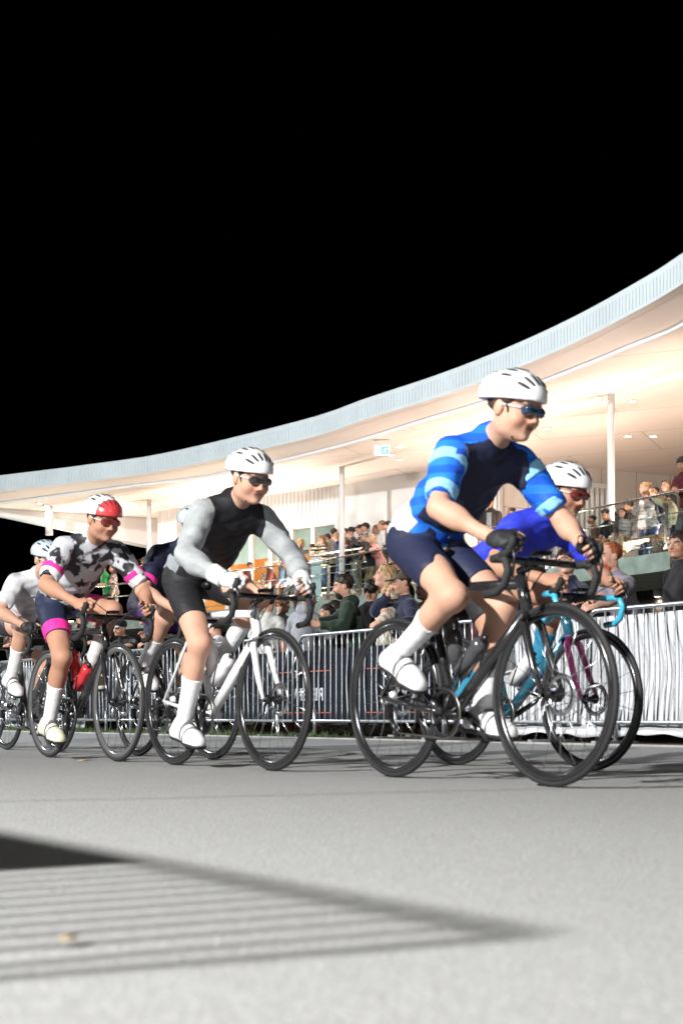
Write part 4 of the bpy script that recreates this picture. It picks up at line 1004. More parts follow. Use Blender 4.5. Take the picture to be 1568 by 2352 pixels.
# doors along the terrace: frames, panes, blinds, lit rooms behind
WARM = mat('room_wall_warm', (.8, .5, .22), .7, var=.05, vscale=1)
b = MB(); r0, r1 = DO0 + wn * .3, DO1 + wn * .3
wallbox(b, DO0 + wn * 4.2, DO1 + wn * 4.2, ZF, ZH + .2, .1); wallbox(b, DO0 + wn * .2 + wd * -.1, DO0 + wn * .2, ZF, ZH + .2, 4.1); wallbox(b, DO1 + wn * .2, DO1 + wn * .2 + wd * .1, ZF, ZH + .2, 4.1)
b.prism([DO0 + wn * .21, DO1 + wn * .21, DO1 + wn * 4.19, DO0 + wn * 4.19] if np.cross(DO1 - DO0, wn) > 0 else [DO0 + wn * .21, DO0 + wn * 4.19, DO1 + wn * 4.19, DO1 + wn * .21], ZH + .1, ZH + .15)
b.prism([DO0 + wn * .21, DO1 + wn * .21, DO1 + wn * 4.19, DO0 + wn * 4.19] if np.cross(DO1 - DO0, wn) > 0 else [DO0 + wn * .21, DO0 + wn * 4.19, DO1 + wn * 4.19, DO1 + wn * .21], ZF - .05, ZF + .01)
bpart(b.build('room', WARM))
BLIND = mat('roller_blind_grey', (.3, .37, .35), .7, var=.08, vscale=6); PANE = clear_glass('door_glass', (.93, .96, .95))
DARKC = mat('curtain_taupe', (.12, .1, .08), .8, var=.2, vscale=12)
edges = [372, 412, 465, 520, 575, 620, 668, 718, 772]
for i in range(len(edges) - 1):
    a, c = along(edges[i]), along(edges[i + 1]); wdt = np.linalg.norm(c - a); wv = (c - a) / wdt
    f = MB(); wallbox(f, a, a + wv * .07, ZF + .01, ZH - .07, .1); wallbox(f, c - wv * .07, c, ZF + .01, ZH - .07, .1); wallbox(f, a, c, ZH - .07, ZH, .1); wallbox(f, a + wv * .07, c - wv * .07, ZF + .01, ZF + .1, .1)
    fo = bpart(f.build('door', WHITE))
    g = MB(); wallbox(g, a + wv * .07, c - wv * .07, ZF + .1, ZH - .07, .012); go = g.build('pane', PANE); go.parent = fo; go.location = tuple(np.r_[wn * .045, 0])
    g = MB(); wallbox(g, a + wv * .09, c - wv * .09, (ZF + 1.1 if i == 0 else ZH - .85 - .1 * (i % 2)), ZH - .08, .01); bo = g.build('blind', BLIND if i else DARKC); bo.parent = fo; bo.location = tuple(np.r_[wn * .09, 0])
# floor slab, raised terrace, undercroft
rail_st = [(6, 17.8), (12, 19.3), (18.5, 20.3), (24, 20.75), (29.4, 21.2), (32.4, 21.2), (37.5, 20.5), (42.8, 19.5), (48, 18.0), (54, 15.6)]
RC = resample(spline([st(s, t)[:2] for t, s in rail_st], .3), .2)
def rail_at(px):
    k = (px - 784.) / FPX; e = RC[:, 0] - k * RC[:, 1]; i = np.where(e[:-1] * e[1:] <= 0)[0][0]; q = e[i] / (e[i] - e[i + 1]); return RC[i] * (1 - q) + RC[i + 1] * q
outer = [tuple(p) for p in RC[::3]] + [tuple(RC[-1])]; backf = [tuple(st(30, 54)[:2]), tuple(st(38, 30)[:2]), tuple(st(34, 2)[:2])]
b = MB(); poly = outer + backf
b.prism(poly if sum(poly[i][0] * poly[(i + 1) % len(poly)][1] - poly[(i + 1) % len(poly)][0] * poly[i][1] for i in range(len(poly))) > 0 else poly[::-1], 3.04, ZF)
so_ = b.build('floor_slab', CONC); bm = bmesh.new(); bm.from_mesh(so_.data); bmesh.ops.triangulate(bm, faces=[f for f in bm.faces if len(f.verts) > 4]); bm.to_mesh(so_.data); bm.free(); bpart(so_)
b = MB(); fl = [tuple(np.array(p) + N[:2] * .25) for p in outer] + backf; b.poly([(p[0], p[1], ZF + .006) for p in fl]); fo_ = b.build('terrace_floor', mat('terrace_tiles', (.5, .44, .38), .6, var=.12, vscale=2)); bm = bmesh.new(); bm.from_mesh(fo_.data); bmesh.ops.triangulate(bm, faces=bm.faces); bm.to_mesh(fo_.data); bm.free(); bpart(fo_)
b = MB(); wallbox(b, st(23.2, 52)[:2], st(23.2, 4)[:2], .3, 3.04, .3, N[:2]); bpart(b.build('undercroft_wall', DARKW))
TR = [rail_at(px) + N[:2] * .95 for px in (570, 650, 730, 800, 850, 905, 960)]
TRb = [p + N[:2] * 1.75 for p in TR]
b = MB(); pp = [tuple(p) for p in TR] + [tuple(p) for p in TRb[::-1]]; ar = sum(pp[i][0] * pp[(i + 1) % len(pp)][1] - pp[(i + 1) % len(pp)][0] * pp[i][1] for i in range(len(pp)))
b.prism(pp if ar > 0 else pp[::-1], ZF + .007, ZF + .35); bpart(b.build('raised_terrace', mat('terrace_step', (.45, .4, .35), .7, var=.1)))
for (px, y0, y1) in ((1403, 905, 1300), (785, 1072, 1300), (342, 1148, 1330)):
    d = (ZC - CAM_Z) * FPX / (HOR - y0); p = on_ray(px, d, z=0)
    bpart(MB().tube([(p[0], p[1], ZF), (p[0], p[1], ZC + .01)], .075, 20).build('column', WHITE))
p = on_ray(113, 45.6, z=0); bpart(MB().tube([(p[0], p[1], 6.08), (p[0], p[1], ZC + .01)], .12, 16).build('hanger_post', WHITE))
p = on_ray(1108, 40, z=0)
# ---- glass balustrades
def balustrade(line, zf, zr, label, post_every, ext=.36):
    o = empty('glass_balustrade', (line[0][0], line[0][1], zf)); tag(o, label, 'balustrade', 'glass balustrades of the terrace')
    inv = Matrix.Translation((-line[0][0], -line[0][1], -zf))
    def part(ob): ob.parent = o; ob.matrix_parent_inverse = inv; return ob
    P = np.array(line); d = np.r_[0, np.cumsum(np.linalg.norm(np.diff(P, axis=0), axis=1))]; n = max(1, int(round(d[-1] / post_every))); q = np.linspace(0, d[-1], n + 1)
    S = np.stack([np.interp(q, d, P[:, 0]), np.interp(q, d, P[:, 1])], 1)
    tr = MB(); tr.tube([(p[0], p[1], zr) for p in P], .024, 8); part(tr.build('top_rail', STAIN))
    for i in range(n):
        a, c = S[i], S[i + 1]; u = (c - a) / np.linalg.norm(c - a); nn = V(-u[1], u[0]); nn = nn if nn @ N[:2] > 0 else -nn
        g = MB(); wallbox(g, a + u * .012, c - u * .012, zf - ext, zr - .03, .012, nn); part(g.build('glass_panel', GLASS))
        for z in (zf + .14, zf + .72):
            part(MB().tube([(*(a + nn * .09 + u * .1), z), (*(c + nn * .09 - u * .1), z)], .014, 8).build('tube_rail', STAIN))
        pm = MB(); c0 = a + nn * .12
        pm.box((*c0, (zf + zr - .14) / 2 - .06), (.014, .11, zr - zf - .02), ax=(V(*u, 0), V(*nn, 0), V(0, 0, 1))); pm.box((*(a + nn * .06), zf - .13), (.016, .07, .2), ax=(V(*u, 0), V(*nn, 0), V(0, 0, 1)))
        po = part(pm.build('post', STAIN))
        for z in (zf + .14, zf + .72):
            k = MB()
            for sg in (-1, 1):
                k.tube([(*(a + nn * .09), z), (*(a + nn * .02 + u * sg * .075), z + .02)], .011, 6); k.tube([(*(a + nn * .035 + u * sg * .075), z + .02), (*(a - nn * .012 + u * sg * .075), z + .02)], .024, 8)
            k.box((*(a + nn * .09), z), (.06, .05, .07), ax=(V(*u, 0), V(*nn, 0), V(0, 0, 1))); ko = k.build('clamp', STAIN); ko.parent = po
    return o
i0 = np.argmin(np.linalg.norm(RC - rail_at(1560), axis=1)); i1 = np.argmin(np.linalg.norm(RC - rail_at(5), axis=1)); lo_, hi_ = min(i0, i1), max(i0, i1)
balustrade(RC[max(0, lo_ - 12):hi_ + 8:3], ZF, ZF + 1.1, 'long frameless glass balustrade along the edge of the curved terrace', 1.45)
balustrade([p + N[:2] * .06 for p in TR[:-1]], ZF + .35, ZF + 1.45, 'second glass balustrade in front of the raised terrace crowd', 1.4, .0)
# pale sign board behind the glass
a = rail_at(692) + N[:2] * .35; u_ = unit(np.r_[rail_at(725) - rail_at(692), 0]); b = MB(); b.box((a[0] + u_[0] * .18, a[1] + u_[1] * .18, ZF + .64), (.42, .03, 1.24), ax=(u_, V(-u_[1], u_[0], 0), V(0, 0, 1))); b.box((a[0] + u_[0] * .18, a[1] + u_[1] * .18, ZF + .012), (.44, .3, .02), ax=(u_, V(-u_[1], u_[0], 0), V(0, 0, 1)))
tag(b.build('notice_board', mat('board_pale_blue', (.6, .74, .78), .4)), 'plain pale blue upright board behind the terrace glass', 'board')
# ---- lamps the photograph shows: downlights, step lights, exit sign, undercroft lamp
GLOW = mat('lamp_glow', (1, .95, .88), .4, emit=(1., .9, .76), estr=14.)
dl = [(1391, 920), (1452, 920), (1442, 1001), (1500, 1001), (1199, 983), (1255, 983), (1012, 1017), (920, 1025), (899, 1044), (918, 1055), (437, 1135), (451, 1142), (613, 1109), (626, 1116), (314, 1164), (91, 1155), (107, 1161), (298, 1158)]
for i, (px, y) in enumerate(dl):
    d = (ZC - CAM_Z) * FPX / (HOR - y); p = on_ray(px, d, z=ZC)
    o = MB().lathe([(.11, -.002), (.11, -.018), (.085, -.022), (.085, -.002)], p, 2, 24).build('ceiling_light', WHITE); tag(o, 'small round downlight glowing in the warm pale ceiling of the terrace', 'ceiling light', 'downlights in the terrace ceiling')
    MB().lathe([(.084, -.012), (.0001, -.0125)], p, 2, 24, False).build('lens', GLOW, o)
STEPL = mat('step_light_glow', (1, .9, .7), .4, emit=(1., .74, .42), estr=6.)
for px, y, w in ((253, 1396, .28), (529, 1370, .2), (163, 1430, .3), (640, 1402, .25), (1243, 1293, .22), (607, 1362, .2)):
    s = 21.7 if px < 1000 else 22.3; d = depth_at(px, s); p = on_ray(px, d, z=max(ZF + .25, on_ray(px, d, y=y)[2])); b = MB(); b.box(p, (w, .06, .17), rz=R(-25)); b2 = MB(); b2.box(p - V(0, .034, .0), (w - .04, .012, .12), rz=R(-25))
    b.box(p - V(0, -.02, (p[2] - ZF) / 2 + .02), (.05, .05, max(.02, p[2] - ZF - .05)), rz=R(-25))
    o = tag(b.build('step_light', DARKM), {253: 'small warm lamp low behind the glass, near the rider with pink cuffs', 529: 'small warm lamp low behind the glass, right of the grey-sleeved rider', 163: 'small warm lamp at the far left of the terrace', 640: 'low warm lamp behind the glass beside the seated-height men', 1243: 'low warm lamp behind the glass just left of the startled woman', 607: 'small warm lamp below the bald man on the terrace'}[px], 'lamp', 'low lamps along the terrace floor')
    b2.build('lens', STEPL, o)
d = 31.0; p = on_ray(1510, d, z=3.04); o = MB().lathe([(.1, 0), (.1, -.16), (.08, -.17), (.08, 0)], p, 2, 20).build('surface_lamp', WHITE); tag(o, 'round lamp under the concrete slab at the right', 'lamp'); MB().lathe([(.078, -.165), (.0001, -.166)], p, 2, 20, False).build('lens', GLOW, o)
d = 34.6; p = on_ray(877, d, y=1034); GREEN = mat('exit_green', (.02, .5, .28), .4, emit=(.1, .95, .6), estr=.9); EW = mat('exit_white', (.9, 1, .95), .4, emit=(.85, 1, .93), estr=1.5)
ex = empty('exit_sign', tuple(p), R(-8)); tag(ex, 'green and white running man exit sign hanging from the ceiling', 'sign')
MB().box((0, 0, 0), (.36, .03, .24)).build('panel', EW, ex)
g = MB(); g.box((.075, -.017, -.005), (.17, .006, .19)); g.box((-.155, -.017, 0), (.02, .006, .19)); g.build('green_field', GREEN, ex)
g = MB(); g.tube([(.10, -.022, .06), (.10, -.022, .061)], .018, 10); g.tube([(.085, -.022, .04), (.07, -.022, -.015)], .013, 6); g.tube([(.07, -.022, -.015), (.1, -.022, -.04), (.095, -.022, -.085)], .009, 6); g.tube([(.07, -.022, -.015), (.045, -.022, -.05), (.02, -.022, -.055)], .009, 6); g.tube([(.085, -.022, .035), (.12, -.022, .01), (.135, -.022, .03)], .007, 6); g.tube([(.085, -.022, .035), (.05, -.022, .03), (.04, -.022, 0)], .007, 6)
g.build('running_man', EW, ex)
MB().box((0, 0, ZC - p[2] - .015), (.4, .05, .03)).tube([(-.15, 0, .12), (-.15, 0, ZC - p[2])], .005, 6).tube([(.15, 0, .12), (.15, 0, ZC - p[2])], .005, 6).build('bracket', STAIN, ex)
# ------------------------------------------------------------------ riders
SK = {k: skin(k, c) for k, c in SKINS.items()}
SKD = skin('tan_dark_brow', SKINS['tan'], brow=(.015, .01, .008)); SKB = skin('blond_brow', SKINS['fair'], brow=(.3, .2, .1)); SKW = skin('fair_dark_brow', (.66, .42, .34), brow=(.03, .018, .012), lip=(.36, .1, .1))
WH = lycra('white', (.72, .73, .75)); BK = lycra('black', (.012, .012, .015)); NV = lycra('navy', (.012, .016, .045)); GREYS = lycra('pale_grey', (.31, .33, .34))
HW = mat('helmet_white', (.8, .81, .83), .25, coat=.4); HV = mat('helmet_vent', (.02, .02, .022), .6); HPB = mat('helmet_pale_blue', (.5, .6, .68), .25, coat=.4); HRD = mat('helmet_red', (.6, .05, .06), .3, coat=.4)
SHW = mat('shoe_white', (.75, .75, .77), .35, coat=.2); SOLE = mat('sole_black', (.015, .015, .015), .6); LENS = mat('lens_dark', (.012, .01, .012), .08, spec=.8)
BIBW = stripes('bib_paper_white', (.74, .75, .76), (.6, .61, .63), 30, 'Z', .7); BIBG = stripes('bib_grey', (.2, .22, .24), (.27, .29, .31), 34, 'Z', .7)
BLUEJ = stripes('jersey_blue', (.012, .10, .62), (.02, .17, .72), 4.5, 'Z', .5); ROYAL = lycra('royal_blue', (.03, .05, .62)); PINK = lycra('hot_pink', (.75, .03, .28)); MAG = lycra('magenta', (.3, .02, .17))
CAMO = blotch('camo_black_white', (.02, .02, .025), (.5, .51, .55), 13, .5); SKYB = lycra('sky_blue', (.25, .55, .82)); GREYB = blotch('jersey_white_grey', (.62, .63, .66), (.3, .31, .36), 6, .5, .45, .62)
GL = lambda n, c: mat('paint_' + n, c, .22, coat=.6)
RH = .0075 if not QUICK else .016
RZ = math.atan2(U[1], U[0])
def rider(head_px, head_y, crank, lean, spec, jl, bl, frame_m, fork_m, rim_m=CARB, tape=TAPE, bottle=None, yaw=0, pitch=-20, dz=0., dyaw=0., hands='hoods', side=0., reach=0., sc=1.0):
    J = rider_joints(crank, lean, pitch, yaw, sc, hands=hands, side=side, reach=reach)
    top_z = J['head'][2] + .145; d = (top_z - CAM_Z) * FPX / (HOR - head_y); P = on_ray(head_px, d, z=0); print('RIDER', head_px, round(top_z, 2), round(d, 2)); h = J['head']; rz = RZ + R(dyaw)
    loc = P - V(math.cos(rz) * h[0] - math.sin(rz) * h[1], math.sin(rz) * h[0] + math.cos(rz) * h[1], 0); loc = V(loc[0], loc[1], 0.001)
    bicycle(tuple(loc), rz, bl, frame_m, fork_m, rim_m, tape, bottle, crank)
    return build_person(J, spec, tuple(loc), rz, RH, .006 if not QUICK else .01, jl, 'road cyclists racing past', fine=True)
number = lambda m, up=.03, rt=.13, fw=-.03: dict(name='race_number', mat=m, size=(.12, .17, .19), up=up, rt=rt, fw=fw)
GLV = lycra('glove_black', (.015, .015, .018)); GLW = lycra('glove_white', (.55, .55, .57)); STR = mat('strap_grey', (.12, .12, .13), .4); LENSB = mat('lens_blue', (.02, .05, .1), .05, spec=1., coat=1.); LENSR = mat('lens_red', (.16, .02, .02), .06, spec=1., coat=1.); LENSC = mat('lens_smoke', (.03, .03, .032), .05, spec=1., coat=1.)
base = dict(slim=True, skin=SK['light'], shield=LENSC, sock_top=.42, shoe=SHW, sole=SOLE, strap=STR)
rider(1182, 850, R(142), 37, dict(base, shield=LENSB, glove=GLV, top=dict(name='jersey', mat=BLUEJ, sleeve=.8, off=.0125, loose=.003, hem=.02, fold=.0036, fs=36, patches=(number(BIBW), dict(name='chest_panel', mat=NV, size=(.31, .2, .44), up=.36, fw=.14), dict(name='zip', mat=STR, size=(.012, .2, .5), up=.36, fw=.142)), bands=(dict(mat=SKYB, **{'from': .12, 'to': .3}), dict(mat=SKYB, **{'from': .66, 'to': .81}))),  # navy chest patch paints the shade on the torso front
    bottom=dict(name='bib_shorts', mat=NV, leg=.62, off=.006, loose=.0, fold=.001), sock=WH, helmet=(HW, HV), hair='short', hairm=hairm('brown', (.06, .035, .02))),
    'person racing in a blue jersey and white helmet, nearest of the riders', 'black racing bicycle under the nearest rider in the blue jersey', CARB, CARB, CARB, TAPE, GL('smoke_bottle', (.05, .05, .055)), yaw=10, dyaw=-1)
rider(1300, 1062, R(205), 26, dict(base, shield=LENSR, skin=SK['tan'], top=dict(name='jersey', mat=ROYAL, sleeve=.7, off=.0125, loose=.003, hem=.02, fold=.0036, fs=36, patches=(dict(name='hem_band', mat=MAG, size=(.4, .4, .12), up=.04),)),
    bottom=dict(name='bib_shorts', mat=BK, leg=.62, off=.006, loose=.0, fold=.001), sock=lycra('teal', (.02, .2, .34)), helmet=(HW, HV), hair='short', hairm=hairm('brown', (.06, .035, .02)), shoe=mat('shoe_lilac', (.66, .64, .82), .35, coat=.2)),
    'person racing in a plain royal blue jersey with maroon hem, just behind the nearest rider', 'dark racing bicycle with pink and cyan trim under the royal blue jersey', GL('deep_teal', (.01, .09, .14)), GL('fork_pink', (.65, .1, .35)), CARB, GL('tape_cyan', (.05, .4, .6)), GL('white_bottle', (.7, .7, .72)), yaw=4)
rider(575, 1030, R(-80), 36, dict(base, shield=LENSC, glove=GLW, top=dict(name='jersey', mat=GREYS, sleeve=2.0, off=.0125, loose=.003, hem=.0, fold=.0036, fs=36, patches=(dict(name='torso_panel', mat=BK, size=(.29, .5, 1.0), up=.3), number(BIBG, .03, .1)), bands=(dict(name='cuff', mat=WH, **{'from': 1.7, 'to': 2.0}),)),
    bottom=dict(name='bib_shorts', mat=BK, leg=.62, off=.006, loose=.0, fold=.001), sock=WH, helmet=(HW, HV), hair='short', hairm=hairm('black', (.015, .012, .01))),
    'person racing in a black jersey with long pale grey sleeves and white helmet', 'white racing bicycle with white bottles under the grey-sleeved rider', GL('white_frame', (.78, .78, .8)), GL('white_frame', (.78, .78, .8)), CARB, TAPE, GL('white_bottle', (.7, .7, .72)), yaw=2)
rider(236, 1137, R(-95), 35, dict(base, shield=LENSR, skin=SK['tan'], top=dict(name='jersey', mat=CAMO, sleeve=.82, off=.0125, loose=.003, hem=.02, fold=.0036, fs=36, patches=(number(BIBG),), bands=(dict(mat=PINK, **{'from': .55, 'to': .68}), dict(mat=WH, **{'from': .68, 'to': .83}))),
    bottom=dict(name='bib_shorts', mat=NV, leg=.62, off=.006, loose=.0, fold=.001, band=PINK), sock=WH, shoe=mat('shoe_cream', (.72, .7, .55), .4, coat=.2), helmet=(HW, HV, HRD), hair='short', hairm=hairm('brown', (.06, .035, .02))),
    'person racing in a black and white patterned jersey with hot pink cuffs', 'black racing bicycle with a red bottle under the pink-cuffed rider', CARB, CARB, mat('rim_grey', (.1, .1, .105), .2, coat=.5), TAPE, GL('red_bottle', (.55, .03, .04)), yaw=6)
rider(108, 1241, R(60), 34, dict(base, shield=LENSB, glove=GLV, top=dict(name='jersey', mat=GREYB, sleeve=.75, off=.0125, loose=.003, hem=.02, fold=.0036, fs=36),
    bottom=dict(name='bib_shorts', mat=BK, leg=.62, off=.006, loose=.0, fold=.001), sock=WH, helmet=(HPB, HV), hair='short', hairm=hairm('brown', (.06, .035, .02))),
    'person racing in a white and grey jersey and pale blue helmet at the left', 'dark grey racing bicycle under the rider in the pale blue helmet', GL('graphite', (.05, .05, .055)), CARB, CARB, TAPE, None, yaw=4)
rider(-42, 1296, R(20), 34, dict(base, skin=SK['tan'], top=dict(name='jersey', mat=MAG, sleeve=.75, off=.0125, loose=.003, hem=.02, fold=.0036, fs=36),
    bottom=dict(name='bib_shorts', mat=BK, leg=.62, off=.006, loose=.0, fold=.001), sock=lycra('lilac', (.6, .58, .76)), helmet=(HW, HV), hair='short', hairm=hairm('brown', (.06, .035, .02))),
    'person racing in a magenta jersey, cut off by the left edge', 'racing bicycle of the magenta rider, cut off by the left edge', GL('graphite', (.05, .05, .055)), CARB)
rider(452, 1160, R(95), 34, dict(base, top=dict(name='jersey', mat=lycra('dark_navy', (.01, .012, .035)), sleeve=.75, off=.0125, loose=.003, hem=.02, fold=.0036, fs=36, bands=(dict(mat=PINK, **{'from': .66, 'to': .76}),)),
    bottom=dict(name='bib_shorts', mat=lycra('purple', (.05, .015, .1)), leg=.62, off=.006, loose=.0, fold=.001), sock=WH, helmet=(HPB, HV), hair='short', hairm=hairm('brown', (.06, .035, .02))),
    'person racing in a dark navy jersey, mostly hidden behind the grey-sleeved rider', 'dark racing bicycle mostly hidden behind the white bicycle', CARB, CARB)
# ------------------------------------------------------------------ spectators
HB, HK, HBL, HG, HR_, HSB = hairm('dark_brown', (.022, .014, .01)), hairm('black', (.008, .007, .007)), hairm('blond', (.36, .23, .1)), hairm('grey', (.2, .19, .18)), hairm('auburn', (.06, .018, .01)), hairm('sandy', (.2, .11, .05))
C = cloth
JN = C('denim', (.03, .06, .13)); DT = C('dark_trousers', (.018, .019, .024)); KH = C('khaki', (.2, .15, .09)); GT = C('grey_trousers', (.1, .1, .11)); BRN = C('brown_red', (.14, .05, .06))
SN_W, SN_T, SN_B, SN_D, SN_P = mat('sneaker_white', (.7, .7, .72), .5), mat('sneaker_tan', (.4, .3, .17), .6), mat('sneaker_blue', (.1, .2, .36), .6), mat('shoe_dark', (.02, .02, .022), .5), mat('boot_pink', (.6, .25, .28), .6)
SOLW = mat('sole_white', (.7, .7, .68), .6)
OLIVE, BLKC, WCAP = C('cap_olive', (.09, .075, .05)), C('cap_black', (.012, .012, .014)), C('cap_white', (.68, .68, .68))
def T(m, sleeve=2.0, **k): return dict(dict(name='top', mat=m, sleeve=sleeve, off=.017, loose=.007, hem=.1, fold=.0045, fs=26, skirt=.11), **k)
def tee(m, **k): return T(m, .75, off=.013, loose=.02, **k)
def who(sk, hair, hm, top, bottom=DT, shoe=SN_D, **k): return dict(dict(skin=sk, hair=hair, hairm=hm, top=top, bottom=dict(mat=bottom, off=.012, loose=.018, fold=.005), shoe=shoe, sole=SOLW), **k)
HF, HHF = (.0105, .006) if not QUICK else (.02, .011)
HBk = .016 if not QUICK else .024
rail = lambda px, z=1.165, ds=.0: on_ray(px, depth_at(px, SB + ds), z=z)
GF = 'spectators at the roadside barriers'
def F(px, y, s, hd, label, spec, **k):
    ob, J = spectator(px, y, s, hd, dict(k, spec=spec), label, GF, zground(s), True, HF, HHF); return ob, J
bm_o, bm_J = F(788, 1321, 8.86, 178, 'bearded man in a dark green hooded top leaning on the barrier with a phone', who(SK['light'], 'short', HB, T(C('dark_green', (.012, .026, .017)), hood=True), DT, SN_W, beard=HB), lean=14, yaw=2, pitch=-10, worldR=rail(722, 1.27, .12), worldL=rail(736, 1.25, .1), hdR=(-.1, 1, .3), hdL=(.1, 1, .35), pnR=(-1, 0, .1), pnL=(1, 0, .1), curlR=.7, curlL=.7)
pm = bm_o.matrix_basis; 
hw = Matrix.Translation(bm_o.location) @ Matrix.Rotation(bm_o.rotation_euler.z, 4, 'Z')
pw = hw @ Vector(((bm_J['R']['wr'] + bm_J['L']['wr']) / 2 + unit(bm_J['R']['hd']) * .11 + V(0, 0, .045)).tolist())
b = MB(); b.box((0, 0, 0), (.074, .009, .15)); o = b.build('phone', mat('phone_black', (.012, .012, .014), .25)); b2 = MB(); b2.box((0, -.0055, 0), (.066, .002, .136)); b2.build('screen', mat('phone_screen', (.25, .28, .36), .1, spec=.8), o)
o.location = pw; o.rotation_euler = (R(-12), 0, R(95)); tag(o, 'dark phone held up in the bearded man\'s hands', 'phone')
F(708, 1353, 9.15, 62, 'woman in a grey hooded top seen from behind, auburn ponytail hanging', who(SK['light'], 'pony', HR_, T(C('heather_grey', (.27, .28, .31)), hood=True), JN, SN_P), fem=True, lean=16, yaw=-38, pitch=-8, handR=(.25, .38, 1.15), handL=(-.2, .4, 1.1))
F(750, 1391, 10.0, 200, 'dark-haired woman half hidden between the grey top and the bearded man', who(SK['light'], 'long', HB, T(C('black_top', (.014, .013, .016))), DT), fem=True)
F(771, 1384, 10.3, 196, 'young man with quiffed dark hair looking left past the bearded man', who(SKD, 'quiff', HB, T(C('rust_top', (.16, .07, .05))), DT))
F(852, 1334, 9.45, 75, 'man with black hair and black shirt seen from behind, right of the bearded man', who(SK['tan'], 'short', HK, tee(C('black_top', (.014, .013, .016))), DT, SN_W), yaw=10)
F(884, 1298, 8.92, 192, 'blonde woman in a cream jacket looking left with folded hands', who(SKB, 'long', HBL, T(C('cream', (.5, .45, .36)), fold=.008), C('cream_trousers', (.35, .32, .27)), SN_W, glasses=None), fem=True, yaw=-6, pitch=8, worldR=rail(888, 1.25, .08), worldL=rail(872, 1.2, .1), hdR=(-.6, .5, .3), hdL=(.6, .4, 0))
F(922, 1312, 8.78, 196, 'man in an olive cap and navy jacket resting his chin on his hand', who(SK['light'], 'short', HB, T(C('navy_jacket', (.014, .018, .045))), DT, SN_T, cap=(OLIVE, OLIVE)), lean=12, pitch=-10, handR=(.06, .26, 1.46), hdR=(-.2, .1, 1), pnR=(0, -1, 0), worldL=rail(905, 1.17, .04))
F(917, 1271, 9.5, 188, 'tall man with greying hair and dark glasses behind the blonde woman', who(SK['tan'], 'short', hairm('dark_grey', (.05, .048, .045)), T(C('black_top', (.014, .013, .016))), DT, glasses=LENS))
F(616, 1362, 9.2, 72, 'dark-haired person in a pale grey t-shirt seen from behind', who(SK['light'], 'short', HB, tee(C('pale_tee', (.5, .5, .48))), DT, SN_T), yaw=20)
F(648, 1368, 9.7, 60, 'person with sunglasses pushed up on sandy hair, dark top, seen from behind', who(SK['light'], 'mop', HSB, T(C('black_top', (.014, .013, .016))), DT, glasses=LENS, glasses_up=True), yaw=-20)
F(494, 1428, 8.95, 150, 'child in a white cap and white top bending over the barrier', who(SK['fair'], 'short', HB, T(C('white_top', (.6, .58, .6))), DT, SN_W, cap=(WCAP, WCAP)), lean=20, pitch=-25)
F(276, 1424, 8.95, 225, 'older man in a black jacket and white-brimmed cap leaning low over the barrier', who(SK['light'], 'buzz', HG, T(C('black_jacket', (.011, .011, .013)), collar=.05), DT, SN_D, cap=(BLKC, WCAP)), lean=30, yaw=6, pitch=-14, roll=-14, worldR=rail(206, 1.17, .0), worldL=rail(296, 1.16, .0), hdR=(-.8, .4, 0))
F(334, 1394, 8.9, 186, 'person in a dark navy jacket beside the white-brimmed cap, hand raised', who(SK['light'], 'short', HB, T(C('navy_jacket', (.014, .018, .045))), DT, SN_D), lean=18, pitch=-12, worldR=rail(318, 1.27, .1), hdR=(0, .4, 1), worldL=rail(330, 1.15, .05))
F(226, 1400, 9.0, 195, 'person in a black top with bare forearms on the barrier', who(SK['light'], 'short', HB, T(C('black_top', (.014, .013, .016)), 1.1), DT), lean=20, pitch=-6, worldR=rail(188, 1.2, .02), worldL=rail(196, 1.19, .0), hdR=(-.3, .6, .3), hdL=(.3, .6, .3))
F(16, 1408, 9.0, 205, 'man in a black jacket watching at the far left edge', who(SK['tan'], 'short', HB, T(C('black_jacket', (.011, .011, .013))), DT), lean=14, worldR=rail(2, 1.17), worldL=rail(30, 1.17))
F(52, 1420, 9.2, 200, 'man in a brown jacket behind the barrier at the left', who(SK['light'], 'receding', HB, T(C('brown_jacket', (.09, .045, .03))), DT), lean=10, worldR=rail(40, 1.17))
F(104, 1452, 9.1, 210, 'shorter person in a bright blue top holding a phone at the left barrier', who(SK['tan'], 'mop', HK, T(C('blue_top', (.03, .07, .3))), DT), lean=16, pitch=-15, worldR=rail(84, 1.25, .05), worldL=rail(92, 1.24, .05))
F(148, 1432, 9.3, 200, 'person in a dark green jacket between the left-hand riders', who(SK['light'], 'short', HSB, T(C('bottle_green', (.014, .04, .03))), DT))
F(1228, 1300, 8.95, 205, 'person in a mustard jacket behind the blue riders', who(SK['light'], 'short', HB, T(C('mustard', (.32, .17, .025))), DT, SN_B), lean=10, worldR=rail(1205, 1.17), worldL=rail(1240, 1.17))
F(1299, 1263, 8.85, 222, 'startled young woman with dark hair tied back and a brown-collared navy jacket', who(SKW, 'bun', HB, T(C('navy_jacket', (.014, .018, .045)), collar=.06, bands=()), DT, SN_D), fem=True, lean=8, yaw=16, pitch=2, roll=14, worldR=rail(1270, 1.17), worldL=rail(1340, 1.17))
om, omJ = F(1398, 1245, 8.85, 200, 'man with a bushy orange beard in a mauve grey t-shirt leaning on the barrier', who(SK['fair'], 'receding', hairm('ginger', (.3, .08, .03)), tee(C('mauve_grey', (.25, .22, .28))), DT, SN_D, beard=hairm('orange', (.5, .09, .02))), lean=20, pitch=-8, worldR=rail(1338, 1.17), worldL=rail(1360, 1.16), hdR=(-.3, .6, 0), hdL=(.4, .5, 0))
F(1560, 1222, 9.15, 205, 'woman with long dark wavy hair and a black top at the right edge', who(SK['tan'], 'long', HB, T(C('black_top', (.014, .013, .016))), DT), fem=True, yaw=12)
